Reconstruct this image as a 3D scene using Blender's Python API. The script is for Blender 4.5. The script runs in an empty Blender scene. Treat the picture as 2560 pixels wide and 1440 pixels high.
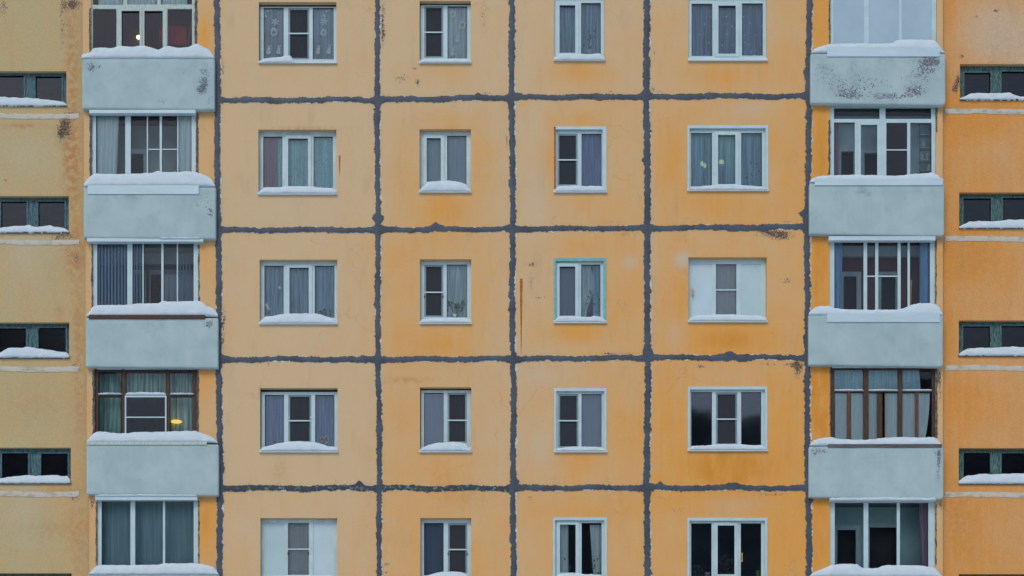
import bpy, math, random
from mathutils import Vector, noise
random.seed(7)
R = math.radians
sc = bpy.context.scene
col = sc.collection

# ------------------------------------------------------------------ camera, sky, sun, exposure
D = 36.0                      # metres from the lens to the facade
S = 22.054 / 2560.0           # metres on the facade for one pixel of the photograph
EYE_PY = 2200.0               # height of the eye, on the same pixel scale (below the frame: shift lens)
EYE_Z = 1.7
cam_d = bpy.data.cameras.new('camera'); cam = bpy.data.objects.new('camera', cam_d)
col.objects.link(cam); sc.camera = cam
cam.location = (0, -D, EYE_Z); cam.rotation_euler = (R(90), 0, 0)
cam_d.sensor_width = 36.0; cam_d.lens = 36.0 * D / 22.054
cam_d.shift_y = (EYE_PY - 720) * S / 22.054
cam_d.clip_end = 2000; cam_d.clip_start = 0.1

SUN_EL, SUN_AZ = R(48), R(200)        # azimuth measured from +Y (north) clockwise; 180 = behind the camera
world = bpy.data.worlds.new('World'); sc.world = world; world.use_nodes = True
wn = world.node_tree; wn.nodes.clear()
sky = wn.nodes.new('ShaderNodeTexSky'); sky.sky_type = 'NISHITA'; sky.sun_disc = False
sky.sun_elevation = SUN_EL; sky.sun_rotation = SUN_AZ
sky.air_density = 1.0; sky.dust_density = 1.6; sky.ozone_density = 1.5
bg = wn.nodes.new('ShaderNodeBackground'); bg.inputs['Strength'].default_value = 0.11
wo = wn.nodes.new('ShaderNodeOutputWorld')
wn.links.new(sky.outputs[0], bg.inputs[0]); wn.links.new(bg.outputs[0], wo.inputs[0])
sun_d = bpy.data.lights.new('sun', 'SUN'); sun_d.energy = 0.9; sun_d.angle = R(25); sun_d.color = (1.0, 0.98, 0.86)
sun = bpy.data.objects.new('sun', sun_d); col.objects.link(sun)
sv = Vector((math.sin(SUN_AZ) * math.cos(SUN_EL), math.cos(SUN_AZ) * math.cos(SUN_EL), math.sin(SUN_EL)))
sun.rotation_euler = sv.to_track_quat('Z', 'Y').to_euler()
sun.location = (0, -30, 40)
sc.view_settings.view_transform = 'Standard'; sc.view_settings.look = 'None'
sc.view_settings.exposure = 0.22; sc.view_settings.gamma = 1.0
sc.cycles.max_bounces = 8; sc.cycles.transparent_max_bounces = 16

# ------------------------------------------------------------------ helpers
def W(px, py, d=0.0):
    """point seen at photograph pixel (px, py), d metres in front of the facade plane (negative: behind it)"""
    k = (D - d) / D
    return Vector(((px - 1280) * S * k, -d, EYE_Z + (EYE_PY - py) * S * k))

class MB:
    def __init__(s): s.v = []; s.f = []; s.a = []
    def add(s, vs, fs, at=None):
        n = len(s.v); s.v += [tuple(v) for v in vs]; s.f += [tuple(i + n for i in f) for f in fs]
        s.a += at if at else [(0, 0, 0, 0)] * len(vs)
    def box(s, x0, x1, y0, y1, z0, z1):
        x0, x1 = sorted((x0, x1)); y0, y1 = sorted((y0, y1)); z0, z1 = sorted((z0, z1))
        s.add([(x0,y0,z0),(x1,y0,z0),(x1,y1,z0),(x0,y1,z0),(x0,y0,z1),(x1,y0,z1),(x1,y1,z1),(x0,y1,z1)],
              [(0,3,2,1),(4,5,6,7),(0,1,5,4),(1,2,6,5),(2,3,7,6),(3,0,4,7)])
    def pbox(s, x0, y0, x1, y1, d1, d0):
        """box whose front face (at d1) covers the pixel rectangle, reaching back to d0"""
        a = W(x0, y0, d1); b = W(x1, y1, d1)
        s.box(a.x, b.x, -d1, -d0, a.z, b.z)
    def quad_bar(s, p, q, w, t):
        """bar from p to q, width w across (in x/z), thickness t in y"""
        p = Vector(p); q = Vector(q); u = (q - p).normalized(); n = Vector((-u.z, 0, u.x)) * w / 2; y = Vector((0, t / 2, 0))
        s.add([p - n - y, p + n - y, p + n + y, p - n + y, q - n - y, q + n - y, q + n + y, q - n + y],
              [(0,3,2,1),(4,5,6,7),(0,1,5,4),(1,2,6,5),(2,3,7,6),(3,0,4,7)])
    def blob(s, c, r, seg=10, rough=0.0, seed=0):
        vs = []; fs = []; rings = max(4, seg // 2)
        for i in range(rings + 1):
            th = math.pi * i / rings
            for j in range(seg):
                ph = 2 * math.pi * j / seg
                n = Vector((math.sin(th) * math.cos(ph), math.sin(th) * math.sin(ph), math.cos(th)))
                k = 1 + rough * noise.noise(n * 1.7 + Vector((seed, seed * 2, 0)))
                vs.append((c[0] + n.x * r[0] * k, c[1] + n.y * r[1] * k, c[2] + n.z * r[2] * k))
        for i in range(rings):
            for j in range(seg):
                fs.append((i * seg + j, i * seg + (j + 1) % seg, (i + 1) * seg + (j + 1) % seg, (i + 1) * seg + j))
        s.add(vs, fs)
    def lathe(s, c, prof, seg=16):
        vs = []; fs = []
        for (r, z) in prof:
            for j in range(seg):
                ph = 2 * math.pi * j / seg; vs.append((c[0] + r * math.cos(ph), c[1] + r * math.sin(ph), c[2] + z))
        for i in range(len(prof) - 1):
            for j in range(seg):
                fs.append((i * seg + j, i * seg + (j + 1) % seg, (i + 1) * seg + (j + 1) % seg, (i + 1) * seg + j))
        fs.append(tuple(reversed(range(seg)))); fs.append(tuple(range((len(prof) - 1) * seg, len(prof) * seg)))
        s.add(vs, fs)
    def leaf(s, p, direction, l, w):
        u = Vector(direction).normalized(); n = u.cross(Vector((random.uniform(-.4, .4), 1, random.uniform(-.4, .4)))).normalized()
        p = Vector(p); up = u.cross(n).normalized() * l * 0.06
        s.add([p, p + u * l * .4 + n * w / 2 + up, p + u * l, p + u * l * .4 - n * w / 2 + up], [(0, 1, 2, 3)])
    def build(s, name, mat, parent=None, smooth=False, attr=False, bevel=0.0):
        me = bpy.data.meshes.new(name); me.from_pydata(s.v, [], s.f)
        if attr:
            ca = me.color_attributes.new('paint', 'FLOAT_COLOR', 'POINT')
            flat = [c for a in s.a for c in a]; ca.data.foreach_set('color', flat)
        me.validate()
        import bmesh
        bm = bmesh.new(); bm.from_mesh(me); bmesh.ops.recalc_face_normals(bm, faces=bm.faces); bm.to_mesh(me); bm.free()
        me.materials.append(mat)
        if smooth:
            for p in me.polygons: p.use_smooth = True
        o = bpy.data.objects.new(name, me); col.objects.link(o)
        if parent: o.parent = parent
        if bevel:
            m = o.modifiers.new('bevel', 'BEVEL'); m.width = bevel; m.segments = 2; m.limit_method = 'ANGLE'
        return o

def tag(o, label=None, cat=None, group=None, kind=None):
    if label: o['label'] = label
    if cat: o['category'] = cat
    if group: o['group'] = group
    if kind: o['kind'] = kind
    return o
def empty(name, loc):
    o = bpy.data.objects.new(name, None); o.empty_display_size = 0.1; col.objects.link(o); o.location = loc; return o
def under(o, root):
    """parent a mesh built in world coordinates to a thing's empty"""
    o.parent = root; o.matrix_parent_inverse = root.matrix_world.inverted() if False else __import__('mathutils').Matrix.Translation(-root.location)
    return o

def plate(mb, outer, holes, yf, yb, step=None, attr=None, rim=True):
    """solid sheet in the xz plane, world rectangles (x0,z0,x1,z1); front at y=yf, back at y=yb, with through holes.
       step: subdivide the front; attr(x, z): vertex attribute"""
    x0, z0, x1, z1 = outer
    xs = {x0, x1}; zs = {z0, z1}
    H = []
    for h in holes:
        a = (max(h[0], x0), max(h[1], z0), min(h[2], x1), min(h[3], z1)); H.append(a); xs |= {a[0], a[2]}; zs |= {a[1], a[3]}
    def fine(vals):
        vals = sorted(vals); out = []
        for a, b in zip(vals, vals[1:]):
            if b - a < 1e-5: continue
            n = max(1, int(math.ceil((b - a) / step))) if step else 1
            out += [a + (b - a) * i / n for i in range(n)]
        return out + [vals[-1]]
    X = fine(xs); Z = fine(zs); nx, nz = len(X), len(Z)
    def inhole(i, j):
        cx = (X[i] + X[i+1]) / 2; cz = (Z[j] + Z[j+1]) / 2
        return any(a[0] < cx < a[2] and a[1] < cz < a[3] for a in H)
    solid = [[not inhole(i, j) for j in range(nz - 1)] for i in range(nx - 1)]
    idx = {}; vs = []; at = []; fs = []
    def vid(i, j, back):
        k = (i, j, back)
        if k not in idx:
            idx[k] = len(vs); vs.append((X[i], yb if back else yf, Z[j])); at.append(attr(X[i], Z[j]) if attr else (0, 0, 0, 0))
        return idx[k]
    for i in range(nx - 1):
        for j in range(nz - 1):
            if not solid[i][j]: continue
            fs.append((vid(i,j,0), vid(i+1,j,0), vid(i+1,j+1,0), vid(i,j+1,0)))
            fs.append((vid(i,j,1), vid(i,j+1,1), vid(i+1,j+1,1), vid(i+1,j,1)))
            for (di, dj, a, b) in ((-1,0,(i,j),(i,j+1)), (1,0,(i+1,j+1),(i+1,j)), (0,-1,(i+1,j),(i,j)), (0,1,(i,j+1),(i+1,j+1))):
                ii, jj = i + di, j + dj
                edge = not (0 <= ii < nx - 1 and 0 <= jj < nz - 1)
                if (edge and rim) or (not edge and not solid[ii][jj]):
                    fs.append((vid(*a,0), vid(*b,0), vid(*b,1), vid(*a,1)))
    mb.add(vs, fs, at)

def wr(r, d):
    """pixel rectangle -> world rectangle at depth d"""
    a = W(r[0], r[1], d); b = W(r[2], r[3], d); return (a.x, b.z, b.x, a.z)

def lerp(pts, x):
    if x <= pts[0][0]: return pts[0][1]
    for (a, b), (c, e) in zip(pts, pts[1:]):
        if x <= c: return b + (e - b) * (x - a) / max(c - a, 1e-6)
    return pts[-1][1]

# ------------------------------------------------------------------ materials
def mat(name):
    m = bpy.data.materials.new(name); m.use_nodes = True; m.node_tree.nodes.clear(); return m, m.node_tree
def nd(t, k, **kw):
    n = t.nodes.new(k)
    for a, b in kw.items():
        if a in n.inputs: n.inputs[a].default_value = b
        else: setattr(n, a, b)
    return n
def coords(t, scale=(1,1,1)):
    g = nd(t, 'ShaderNodeNewGeometry'); mp = nd(t, 'ShaderNodeMapping'); mp.inputs['Scale'].default_value = scale
    t.links.new(g.outputs['Position'], mp.inputs['Vector']); return mp.outputs[0]
def noi(t, scale, detail=4, rough=0.55, sc3=(1,1,1), dist=0.0):
    n = nd(t, 'ShaderNodeTexNoise'); n.inputs['Scale'].default_value = scale; n.inputs['Detail'].default_value = detail
    n.inputs['Roughness'].default_value = rough; n.inputs['Distortion'].default_value = dist
    t.links.new(coords(t, sc3), n.inputs['Vector']); return n.outputs['Fac']
def M(t, op, a, b=None, c=None, clamp=False):
    n = nd(t, 'ShaderNodeMath', operation=op, use_clamp=clamp)
    for i, v in enumerate((a, b, c)):
        if v is None: continue
        if isinstance(v, (int, float)): n.inputs[i].default_value = v
        else: t.links.new(v, n.inputs[i])
    return n.outputs[0]
def ramp(t, f, lo, hi):
    n = nd(t, 'ShaderNodeMapRange'); n.interpolation_type = 'SMOOTHSTEP'
    t.links.new(f, n.inputs[0]); n.inputs[1].default_value = lo; n.inputs[2].default_value = hi; return n.outputs[0]
def mixc(t, f, a, b):
    n = nd(t, 'ShaderNodeMix', data_type='RGBA')
    for i, v in ((0, f), (6, a), (7, b)):
        if isinstance(v, tuple): n.inputs[i].default_value = (*v, 1)
        elif isinstance(v, (int, float)): n.inputs[i].default_value = v
        else: t.links.new(v, n.inputs[i])
    return n.outputs[2]
def finish(t, colr, rough=0.8, bump=None, bd=0.01, bs=0.5, spec=0.3, metal=0.0):
    p = nd(t, 'ShaderNodeBsdfPrincipled'); p.inputs['Roughness'].default_value = rough
    p.inputs['Specular IOR Level'].default_value = spec; p.inputs['Metallic'].default_value = metal
    if isinstance(colr, tuple): p.inputs['Base Color'].default_value = (*colr, 1)
    else: t.links.new(colr, p.inputs['Base Color'])
    if bump is not None:
        b = nd(t, 'ShaderNodeBump'); b.inputs['Strength'].default_value = bs; b.inputs['Distance'].default_value = bd
        t.links.new(bump, b.inputs['Height']); t.links.new(b.outputs[0], p.inputs['Normal'])
    o = nd(t, 'ShaderNodeOutputMaterial'); t.links.new(p.outputs[0], o.inputs[0]); return p

BEIGE = (0.70, 0.495, 0.285); AMBER = (0.80, 0.375, 0.09)
def wall_material(name, c0, c1):
    m, t = mat(name)
    at = nd(t, 'ShaderNodeAttribute', attribute_name='paint', attribute_type='GEOMETRY')
    sp = nd(t, 'ShaderNodeSeparateColor'); t.links.new(at.outputs['Color'], sp.inputs[0])
    n1 = noi(t, 0.9, 5, 0.6, dist=0.4); n2 = noi(t, 3.5, 5, 0.65, (1, 1, 0.35)); n3 = noi(t, 60, 3, 0.6); n4 = noi(t, 9, 4, .6)
    o = M(t, 'ADD', sp.outputs[0], M(t, 'MULTIPLY', M(t, 'SUBTRACT', n1, 0.5), 0.75))
    o = M(t, 'ADD', o, M(t, 'MULTIPLY', M(t, 'SUBTRACT', n2, 0.5), 0.60))
    o = M(t, 'ADD', o, M(t, 'MULTIPLY', M(t, 'SUBTRACT', n4, 0.5), 0.30), clamp=True)
    n5 = noi(t, 10, 3, 0.6, (1, 1, 0.07)); o = M(t, 'ADD', o, M(t, 'MULTIPLY', M(t, 'SUBTRACT', n5, 0.5), M(t, 'MULTIPLY', sp.outputs[0], 0.7)), clamp=True)
    c = mixc(t, o, c0, c1)
    vo = nd(t, 'ShaderNodeTexVoronoi', feature='DISTANCE_TO_EDGE'); vo.inputs['Scale'].default_value = 0.75
    wv = nd(t, 'ShaderNodeVectorMath', operation='MULTIPLY_ADD'); nz = nd(t, 'ShaderNodeTexNoise'); nz.inputs['Scale'].default_value = 1.4; nz.inputs['Detail'].default_value = 6
    cc = coords(t); t.links.new(cc, nz.inputs['Vector']); t.links.new(nz.outputs['Color'], wv.inputs[0]); wv.inputs[1].default_value = (.9, .9, .9); t.links.new(cc, wv.inputs[2]); t.links.new(wv.outputs[0], vo.inputs['Vector'])
    ck = M(t, 'SUBTRACT', 1.0, ramp(t, vo.outputs['Distance'], 0.002, 0.012)); c = mixc(t, M(t, 'MULTIPLY', ck, M(t, 'MULTIPLY', ramp(t, noi(t, .7, 3, .6), 0.54, .62), 0.17)), c, (0.30, 0.18, 0.09))
    c = mixc(t, M(t, 'MULTIPLY', sp.outputs[2], 0.75, clamp=True), c, (0.62, 0.54, 0.42))
    deep = ramp(t, sp.outputs[0], 1.0, 1.6); c = mixc(t, M(t, 'MULTIPLY', deep, ramp(t, n2, .3, .6)), c, (0.72, 0.29, 0.045))
    # rust coloured washes
    c = mixc(t, M(t, 'MULTIPLY', at.outputs['Alpha'], ramp(t, n4, 0.3, 0.62), clamp=True), c, (0.52, 0.24, 0.09))
    # grey-brown film and faint runs
    gr = ramp(t, noi(t, 1.7, 6, 0.7, (1.6, 1, 0.5)), 0.50, 0.74); c = mixc(t, M(t, 'MULTIPLY', gr, 0.18), c, (0.36, 0.27, 0.17))
    # stray specks
    sk = ramp(t, noi(t, 30, 2, 0.5), 0.735, 0.76); c = mixc(t, M(t, 'MULTIPLY', sk, 0.5), c, (0.22, 0.12, 0.06))
    # flaked paint where the attribute says
    fl = M(t, 'ADD', noi(t, 21, 4, 0.68, (1, 1, .7), dist=2.2), M(t, 'MULTIPLY', sp.outputs[1], 0.275))
    fm = ramp(t, fl, 0.735, 0.755); c = mixc(t, fm, c, (0.13, 0.085, 0.06))
    fe = M(t, 'SUBTRACT', ramp(t, fl, 0.695, 0.72), fm, clamp=True); c = mixc(t, M(t, 'MULTIPLY', fe, 0.45), c, (0.66, 0.57, 0.44))
    v = mixc(t, ramp(t, n3, 0.2, 0.8), (0.86, 0.86, 0.86), (1.1, 1.1, 1.1))
    mu = nd(t, 'ShaderNodeMix', data_type='RGBA', blend_type='MULTIPLY'); mu.inputs[0].default_value = 1
    t.links.new(c, mu.inputs[6]); t.links.new(v, mu.inputs[7])
    hb = M(t, 'ADD', M(t, 'MULTIPLY', n3, 0.4), M(t, 'SUBTRACT', M(t, 'MULTIPLY', n4, 0.8), M(t, 'MULTIPLY', fm, 0.7)))
    finish(t, mu.outputs[2], 0.9, hb, 0.012, 0.45, 0.15)
    return m
M_wall = wall_material('painted_render', BEIGE, AMBER)
M_stairR = wall_material('orange_stair_render', (0.70, 0.45, 0.24), (0.74, 0.315, 0.075))
M_stair = wall_material('ochre_render', (0.535, 0.435, 0.235), (0.70, 0.37, 0.14))

def simple(name, c, c2=None, rough=0.6, nscale=8, spec=0.3, sc3=(1,1,1), bd=0.004, lo=.35, hi=.65, bs=0.4):
    m, t = mat(name); c2 = c2 or tuple(x * 0.86 for x in c)
    f = noi(t, nscale, 5, 0.6, sc3); finish(t, mixc(t, ramp(t, f, lo, hi), c, c2), rough, f, bd, bs, spec); return m
M_seal = simple('grey_sealant', (0.045, 0.058, 0.078), (0.080, 0.102, 0.132), 0.55, 2.2, 0.35, bd=0.01, lo=.3, hi=.7)
M_sealworn = simple('worn_grey_sealant', (0.045, 0.058, 0.075), (0.24, 0.31, 0.31), 0.6, 11, 0.3, bd=0.01, lo=.52, hi=.72)
M_primer = simple('pale_primer', (0.68, 0.68, 0.62), (0.60, 0.55, 0.45), 0.8, 14)
M_band = simple('pale_joint_paint', (0.58, 0.55, 0.47), (0.42, 0.36, 0.25), 0.8, 6, sc3=(1, 1, 2), lo=.45, hi=.72)
M_mortar = simple('grey_mortar', (0.17, 0.16, 0.15), (0.07, 0.065, 0.06), 0.9, 12)
M_pvc = simple('white_pvc', (0.52, 0.67, 0.69), (0.47, 0.61, 0.64), 0.38, 3, 0.45, bd=0.001)
M_pvc2 = simple('aged_white_pvc', (0.54, 0.68, 0.70), (0.44, 0.56, 0.58), 0.45, 5, 0.4, sc3=(1,1,.4), bd=0.001)
M_panel = simple('white_panel', (0.55, 0.67, 0.72), (0.50, 0.62, 0.68), 0.3, 2.0, 0.5, bd=0.001)
M_panelo = simple('balcony_panel', (0.40, 0.53, 0.60), (0.36, 0.49, 0.56), 0.3, 1.6, 0.5, bd=0.001)
M_panelg = simple('frosted_panel', (0.47, 0.62, 0.63), (0.43, 0.57, 0.60), 0.25, 1.6, 0.5, bd=0.001)
M_tin = simple('white_sheet_metal', (0.56, 0.70, 0.76), (0.50, 0.63, 0.69), 0.4, 4, 0.5, sc3=(.3,1,2), bd=0.002)
M_teal = simple('turquoise_paint', (0.20, 0.50, 0.50), (0.16, 0.42, 0.43), 0.5, 8)
M_screen_fr = simple('grey_screen_frame', (0.22, 0.29, 0.33), None, 0.5, 8)
M_lintel = simple('dark_gap_foam', (0.03, 0.03, 0.03), (0.06, 0.05, 0.04), 0.9, 12)
M_brownw = simple('dark_brown_wood', (0.055, 0.03, 0.02), (0.11, 0.06, 0.035), 0.55, 12, 0.3, (4, 1, .6), lo=.4, hi=.75)
M_redw = simple('reddish_varnished_wood', (0.16, 0.06, 0.03), (0.09, 0.035, 0.02), 0.5, 14, 0.4, (4, 1, .6))
M_greyw = simple('weathered_grey_board', (0.16, 0.14, 0.15), (0.08, 0.07, 0.07), 0.8, 10, sc3=(.5,1,5))
M_oldw = simple('old_white_painted_wood', (0.50, 0.60, 0.56), (0.38, 0.44, 0.38), 0.6, 16, sc3=(3,1,1), lo=.45, hi=.7)
M_tealw = simple('peeling_teal_wood', (0.085, 0.19, 0.22), (0.025, 0.045, 0.055), 0.65, 18, 0.3, (5, 1, 0.6), lo=.42, hi=.62)
M_tealw2 = simple('peeling_green_wood', (0.10, 0.20, 0.19), (0.02, 0.04, 0.04), 0.65, 18, 0.3, (5, 1, 0.6), lo=.42, hi=.62)
M_rust = simple('rust', (0.55, 0.19, 0.03), (0.34, 0.09, 0.02), 0.8, 20)
M_brass = simple('brass', (0.60, 0.42, 0.12), None, 0.35, 20, 0.5)
M_dark = simple('dark_fitting', (0.03, 0.03, 0.035), None, 0.5, 20)
M_int = simple('interior_plaster', (0.22, 0.21, 0.20), (0.15, 0.14, 0.14), 0.9, 1.2)
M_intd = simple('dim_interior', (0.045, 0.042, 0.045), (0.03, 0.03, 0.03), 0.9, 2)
M_stairint = simple('stairwell_plaster', (0.10, 0.09, 0.10), (0.16, 0.12, 0.12), 0.9, 1.5, sc3=(1, 1, 3))
def plain(name, c, c2=None, **k): return simple(name, c, c2, **k)
M_leaf = plain('leaf', (0.06, 0.12, 0.06), (0.10, 0.17, 0.09), rough=.6)
M_stem = plain('stem', (0.08, 0.09, 0.04))
M_pot = plain('white_glazed_pot', (0.60, 0.68, 0.68), rough=.3)
M_lime = plain('lime_plastic', (0.20, 0.62, 0.05), rough=.35)
M_green = plain('green_plastic', (0.08, 0.50, 0.22), rough=.35)
M_yplank = plain('yellow_board', (0.60, 0.45, 0.09), rough=.6)
M_redc = plain('red_cloth', (0.42, 0.045, 0.07), (0.28, 0.025, 0.05), rough=.9, nscale=3)
M_paper = plain('white_paper', (0.88, 0.98, 0.93), rough=.8)

def parapet_material():
    m, t = mat('pale_blue_concrete')
    at = nd(t, 'ShaderNodeAttribute', attribute_name='paint', attribute_type='GEOMETRY')
    sp = nd(t, 'ShaderNodeSeparateColor'); t.links.new(at.outputs['Color'], sp.inputs[0])
    n1 = noi(t, 1.6, 5, 0.6, dist=.5); n2 = noi(t, 7, 4, 0.6, (1, 1, 0.12)); n3 = noi(t, 70, 3, 0.6)
    c = mixc(t, ramp(t, n1, 0.3, 0.7), (0.45, 0.565, 0.575), (0.37, 0.49, 0.50))
    c = mixc(t, M(t, 'MULTIPLY', ramp(t, n2, 0.45, 0.75), 0.35), c, (0.47, 0.58, 0.60))
    c = mixc(t, M(t, 'MULTIPLY', ramp(t, noi(t, 2.6, 6, .7), .5, .75), M(t, 'ADD', sp.outputs[2], 0.24, clamp=True)), c, (0.22, 0.34, 0.32))
    fl = M(t, 'ADD', noi(t, 15, 4, 0.68, dist=2.2), M(t, 'MULTIPLY', sp.outputs[1], 0.235))
    fm = ramp(t, fl, 0.73, 0.755); c = mixc(t, fm, c, (0.16, 0.16, 0.19))
    sk = ramp(t, noi(t, 26, 2, 0.5), 0.72, 0.75); c = mixc(t, M(t, 'MULTIPLY', sk, 0.45), c, (0.2, 0.26, 0.27))
    hb = M(t, 'SUBTRACT', M(t, 'ADD', M(t, 'MULTIPLY', n3, .3), n1), M(t, 'MULTIPLY', fm, .6))
    finish(t, c, 0.85, hb, 0.01, 0.4, 0.2); return m
M_par = parapet_material()

def snow_material():
    m, t = mat('snow')
    f = noi(t, 6, 5, 0.6); f2 = noi(t, 45, 3, .6)
    p = finish(t, mixc(t, ramp(t, f, .3, .7), (0.63, 0.715, 0.77), (0.57, 0.665, 0.73)), 0.9,
               M(t, 'ADD', f, M(t, 'MULTIPLY', f2, .2)), 0.02, 0.5, 0.2)
    p.inputs['Subsurface Weight'].default_value = 0.15; p.inputs['Subsurface Radius'].default_value = (0.02, 0.025, 0.03)
    return m
M_snow = snow_material()

def glass(name, tint=(0.97, 0.98, 0.98), refl=0.05, rough=0.0, wav=0.12):
    m, t = mat(name)
    tr = nd(t, 'ShaderNodeBsdfTransparent'); tr.inputs[0].default_value = (*tint, 1)
    gl = nd(t, 'ShaderNodeBsdfGlossy'); gl.inputs['Roughness'].default_value = rough
    b = nd(t, 'ShaderNodeBump'); b.inputs['Strength'].default_value = wav; b.inputs['Distance'].default_value = 0.004
    t.links.new(noi(t, 2.2, 1, .4), b.inputs['Height']); t.links.new(b.outputs[0], gl.inputs['Normal'])
    fr = nd(t, 'ShaderNodeFresnel'); fr.inputs[0].default_value = 1.5
    mx = nd(t, 'ShaderNodeMixShader'); t.links.new(M(t, 'ADD', fr.outputs[0], refl - 0.04, clamp=True), mx.inputs[0])
    t.links.new(tr.outputs[0], mx.inputs[1]); t.links.new(gl.outputs[0], mx.inputs[2])
    o = nd(t, 'ShaderNodeOutputMaterial'); t.links.new(mx.outputs[0], o.inputs[0]); return m
M_glass = glass('window_glass')
M_glassr = glass('dark_reflecting_glass', (0.85, 0.88, 0.92), 0.085, 0.035)
M_glassb = glass('balcony_glass', refl=0.022)
M_glassd = glass('dirty_glass', (0.8, 0.82, 0.84), 0.035, 0.12)
def net_material(cov=.62, c=(0.06, 0.064, 0.075, 1), name='insect_net'):
    m, t = mat(name)
    tr = nd(t, 'ShaderNodeBsdfTransparent'); df = nd(t, 'ShaderNodeBsdfDiffuse'); df.inputs[0].default_value = c
    mx = nd(t, 'ShaderNodeMixShader'); mx.inputs[0].default_value = cov
    t.links.new(tr.outputs[0], mx.inputs[1]); t.links.new(df.outputs[0], mx.inputs[2])
    o = nd(t, 'ShaderNodeOutputMaterial'); t.links.new(mx.outputs[0], o.inputs[0]); return m
M_net = net_material()
M_netl = net_material(.18, (.3, .32, .34, 1), 'pale_insect_net')
def cloth(name, c, alpha=0.85, trans=0.35, pat=None, streak=0.25):
    m, t = mat(name)
    st = ramp(t, noi(t, 26, 3, 0.6, (1, 1, 0.03)), .3, .7)
    k = mixc(t, st, tuple(x * (1 - streak) for x in c), tuple(min(1, x * (1 + streak)) for x in c))
    a = alpha
    if pat == 'dots':
        v = nd(t, 'ShaderNodeTexVoronoi'); v.inputs['Scale'].default_value = 11; v.inputs['Randomness'].default_value = 0.25
        t.links.new(coords(t), v.inputs['Vector']); dm = M(t, 'SUBTRACT', 1.0, ramp(t, v.outputs['Distance'], 0.14, 0.24))
        k = mixc(t, dm, k, (0.75, 0.85, 0.85)); a = M(t, 'ADD', alpha, M(t, 'MULTIPLY', dm, 1 - alpha), clamp=True)
    if pat == 'stitch':
        v = nd(t, 'ShaderNodeTexVoronoi'); v.inputs['Scale'].default_value = 8; v.inputs['Randomness'].default_value = 0.35
        t.links.new(coords(t, (1, 1, .62)), v.inputs['Vector']); dm = M(t, 'SUBTRACT', 1.0, ramp(t, v.outputs['Distance'], 0.06, 0.15))
        k = mixc(t, dm, k, (0.8, 0.9, 0.92))
    if pat == 'frost':
        f = ramp(t, noi(t, 16, 5, .7, dist=1.5), .5, .62); k = mixc(t, M(t, 'MULTIPLY', f, .5), k, tuple(x * .6 for x in c))
    df = nd(t, 'ShaderNodeBsdfDiffuse'); tl = nd(t, 'ShaderNodeBsdfTranslucent')
    t.links.new(k, df.inputs[0]); t.links.new(k, tl.inputs[0])
    m1 = nd(t, 'ShaderNodeMixShader'); m1.inputs[0].default_value = trans
    t.links.new(df.outputs[0], m1.inputs[1]); t.links.new(tl.outputs[0], m1.inputs[2])
    tr = nd(t, 'ShaderNodeBsdfTransparent'); m2 = nd(t, 'ShaderNodeMixShader')
    if isinstance(a, float): m2.inputs[0].default_value = a
    else: t.links.new(a, m2.inputs[0])
    t.links.new(tr.outputs[0], m2.inputs[1]); t.links.new(m1.outputs[0], m2.inputs[2])
    o = nd(t, 'ShaderNodeOutputMaterial'); t.links.new(m2.outputs[0], o.inputs[0]); return m
def brt(c, k=1.0, g=1.0): return tuple(min(.92, x * k * (g if i else 1)) for i, x in enumerate(c))
CL = dict(
    sheer=cloth('sheer_grey_blue_net', (0.28, 0.55, 0.70), .88, .15, streak=.45), lilac=cloth('lilac_net', (0.26, 0.40, 0.66), .88, .15, streak=.35),
    pink=cloth('dull_pink_curtain', (0.34, 0.24, 0.30), 1.0, .1, streak=.15), frost=cloth('leafy_lace_net', (0.38, 0.76, 0.80), .97, .05, 'frost'),
    grey=cloth('grey_blind', (0.33, 0.48, 0.56), 1.0, .05, streak=.1), dgrey=cloth('dark_grey_blind', (0.16, 0.23, 0.34), 1.0, .05, streak=.08),
    purple=cloth('purple_curtain', (0.42, 0.25, 0.50), 1.0, .05, streak=.12), green=cloth('pale_green_curtain', (0.42, 0.66, 0.60), .97, .1, streak=.5),
    blue=cloth('blue_curtain', (0.28, 0.52, 0.80), 1.0, .1), slat=cloth('blue_grey_slat', (0.24, 0.46, 0.70), 1.0, .05, streak=.1),
    white=cloth('white_curtain', (0.52, 0.82, 0.90), .97, .1, streak=.4), lace=cloth('dotted_lace', (0.46, 0.74, 0.82), .85, .1, 'dots', .15),
    stitch=cloth('stitched_dark_net', (0.24, 0.40, 0.54), .9, .1, 'stitch', .35),
    bright=cloth('bright_lace_curtain', (0.74, 0.92, 0.92), .99, .05, None, .10),
    rose=cloth('rose_curtain', (0.42, 0.30, 0.42), .97, .1), concrete=cloth('pale_grey_blind', (0.56, 0.68, 0.72), 1.0, .05, streak=.1),
    slate=cloth('slate_blind_and_sky_tone', (0.34, 0.42, 0.48), 1.0, .05, streak=.06), frosted=cloth('grey_green_film', (0.32, 0.50, 0.54), 1.0, .05, streak=.15))  # slate also paints the reflected sky tone in two fourth row windows
def emit(name, c, s):
    m, t = mat(name); e = nd(t, 'ShaderNodeEmission'); e.inputs[0].default_value = (*c, 1); e.inputs[1].default_value = s
    o = nd(t, 'ShaderNodeOutputMaterial'); t.links.new(e.outputs[0], o.inputs[0]); return m
M_lampw = emit('warm_bulb', (1.0, 0.82, 0.25), 4.0); M_lampg = emit('greenish_shade', (0.75, 1.0, 0.42), 2.2); M_lampo = emit('orange_shade', (1.0, 0.50, 0.10), 1.15)

# ------------------------------------------------------------------ setting
g = MB(); g.add([(-400, -400, 0), (400, -400, 0), (400, 400, 0), (-400, 400, 0)], [(0, 1, 2, 3)])
tag(g.build('ground', M_snow), kind='structure')
M_wood = simple('dark_conifer_slope', (0.12, 0.13, 0.15), (0.22, 0.24, 0.27), 0.95, 0.25)
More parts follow.
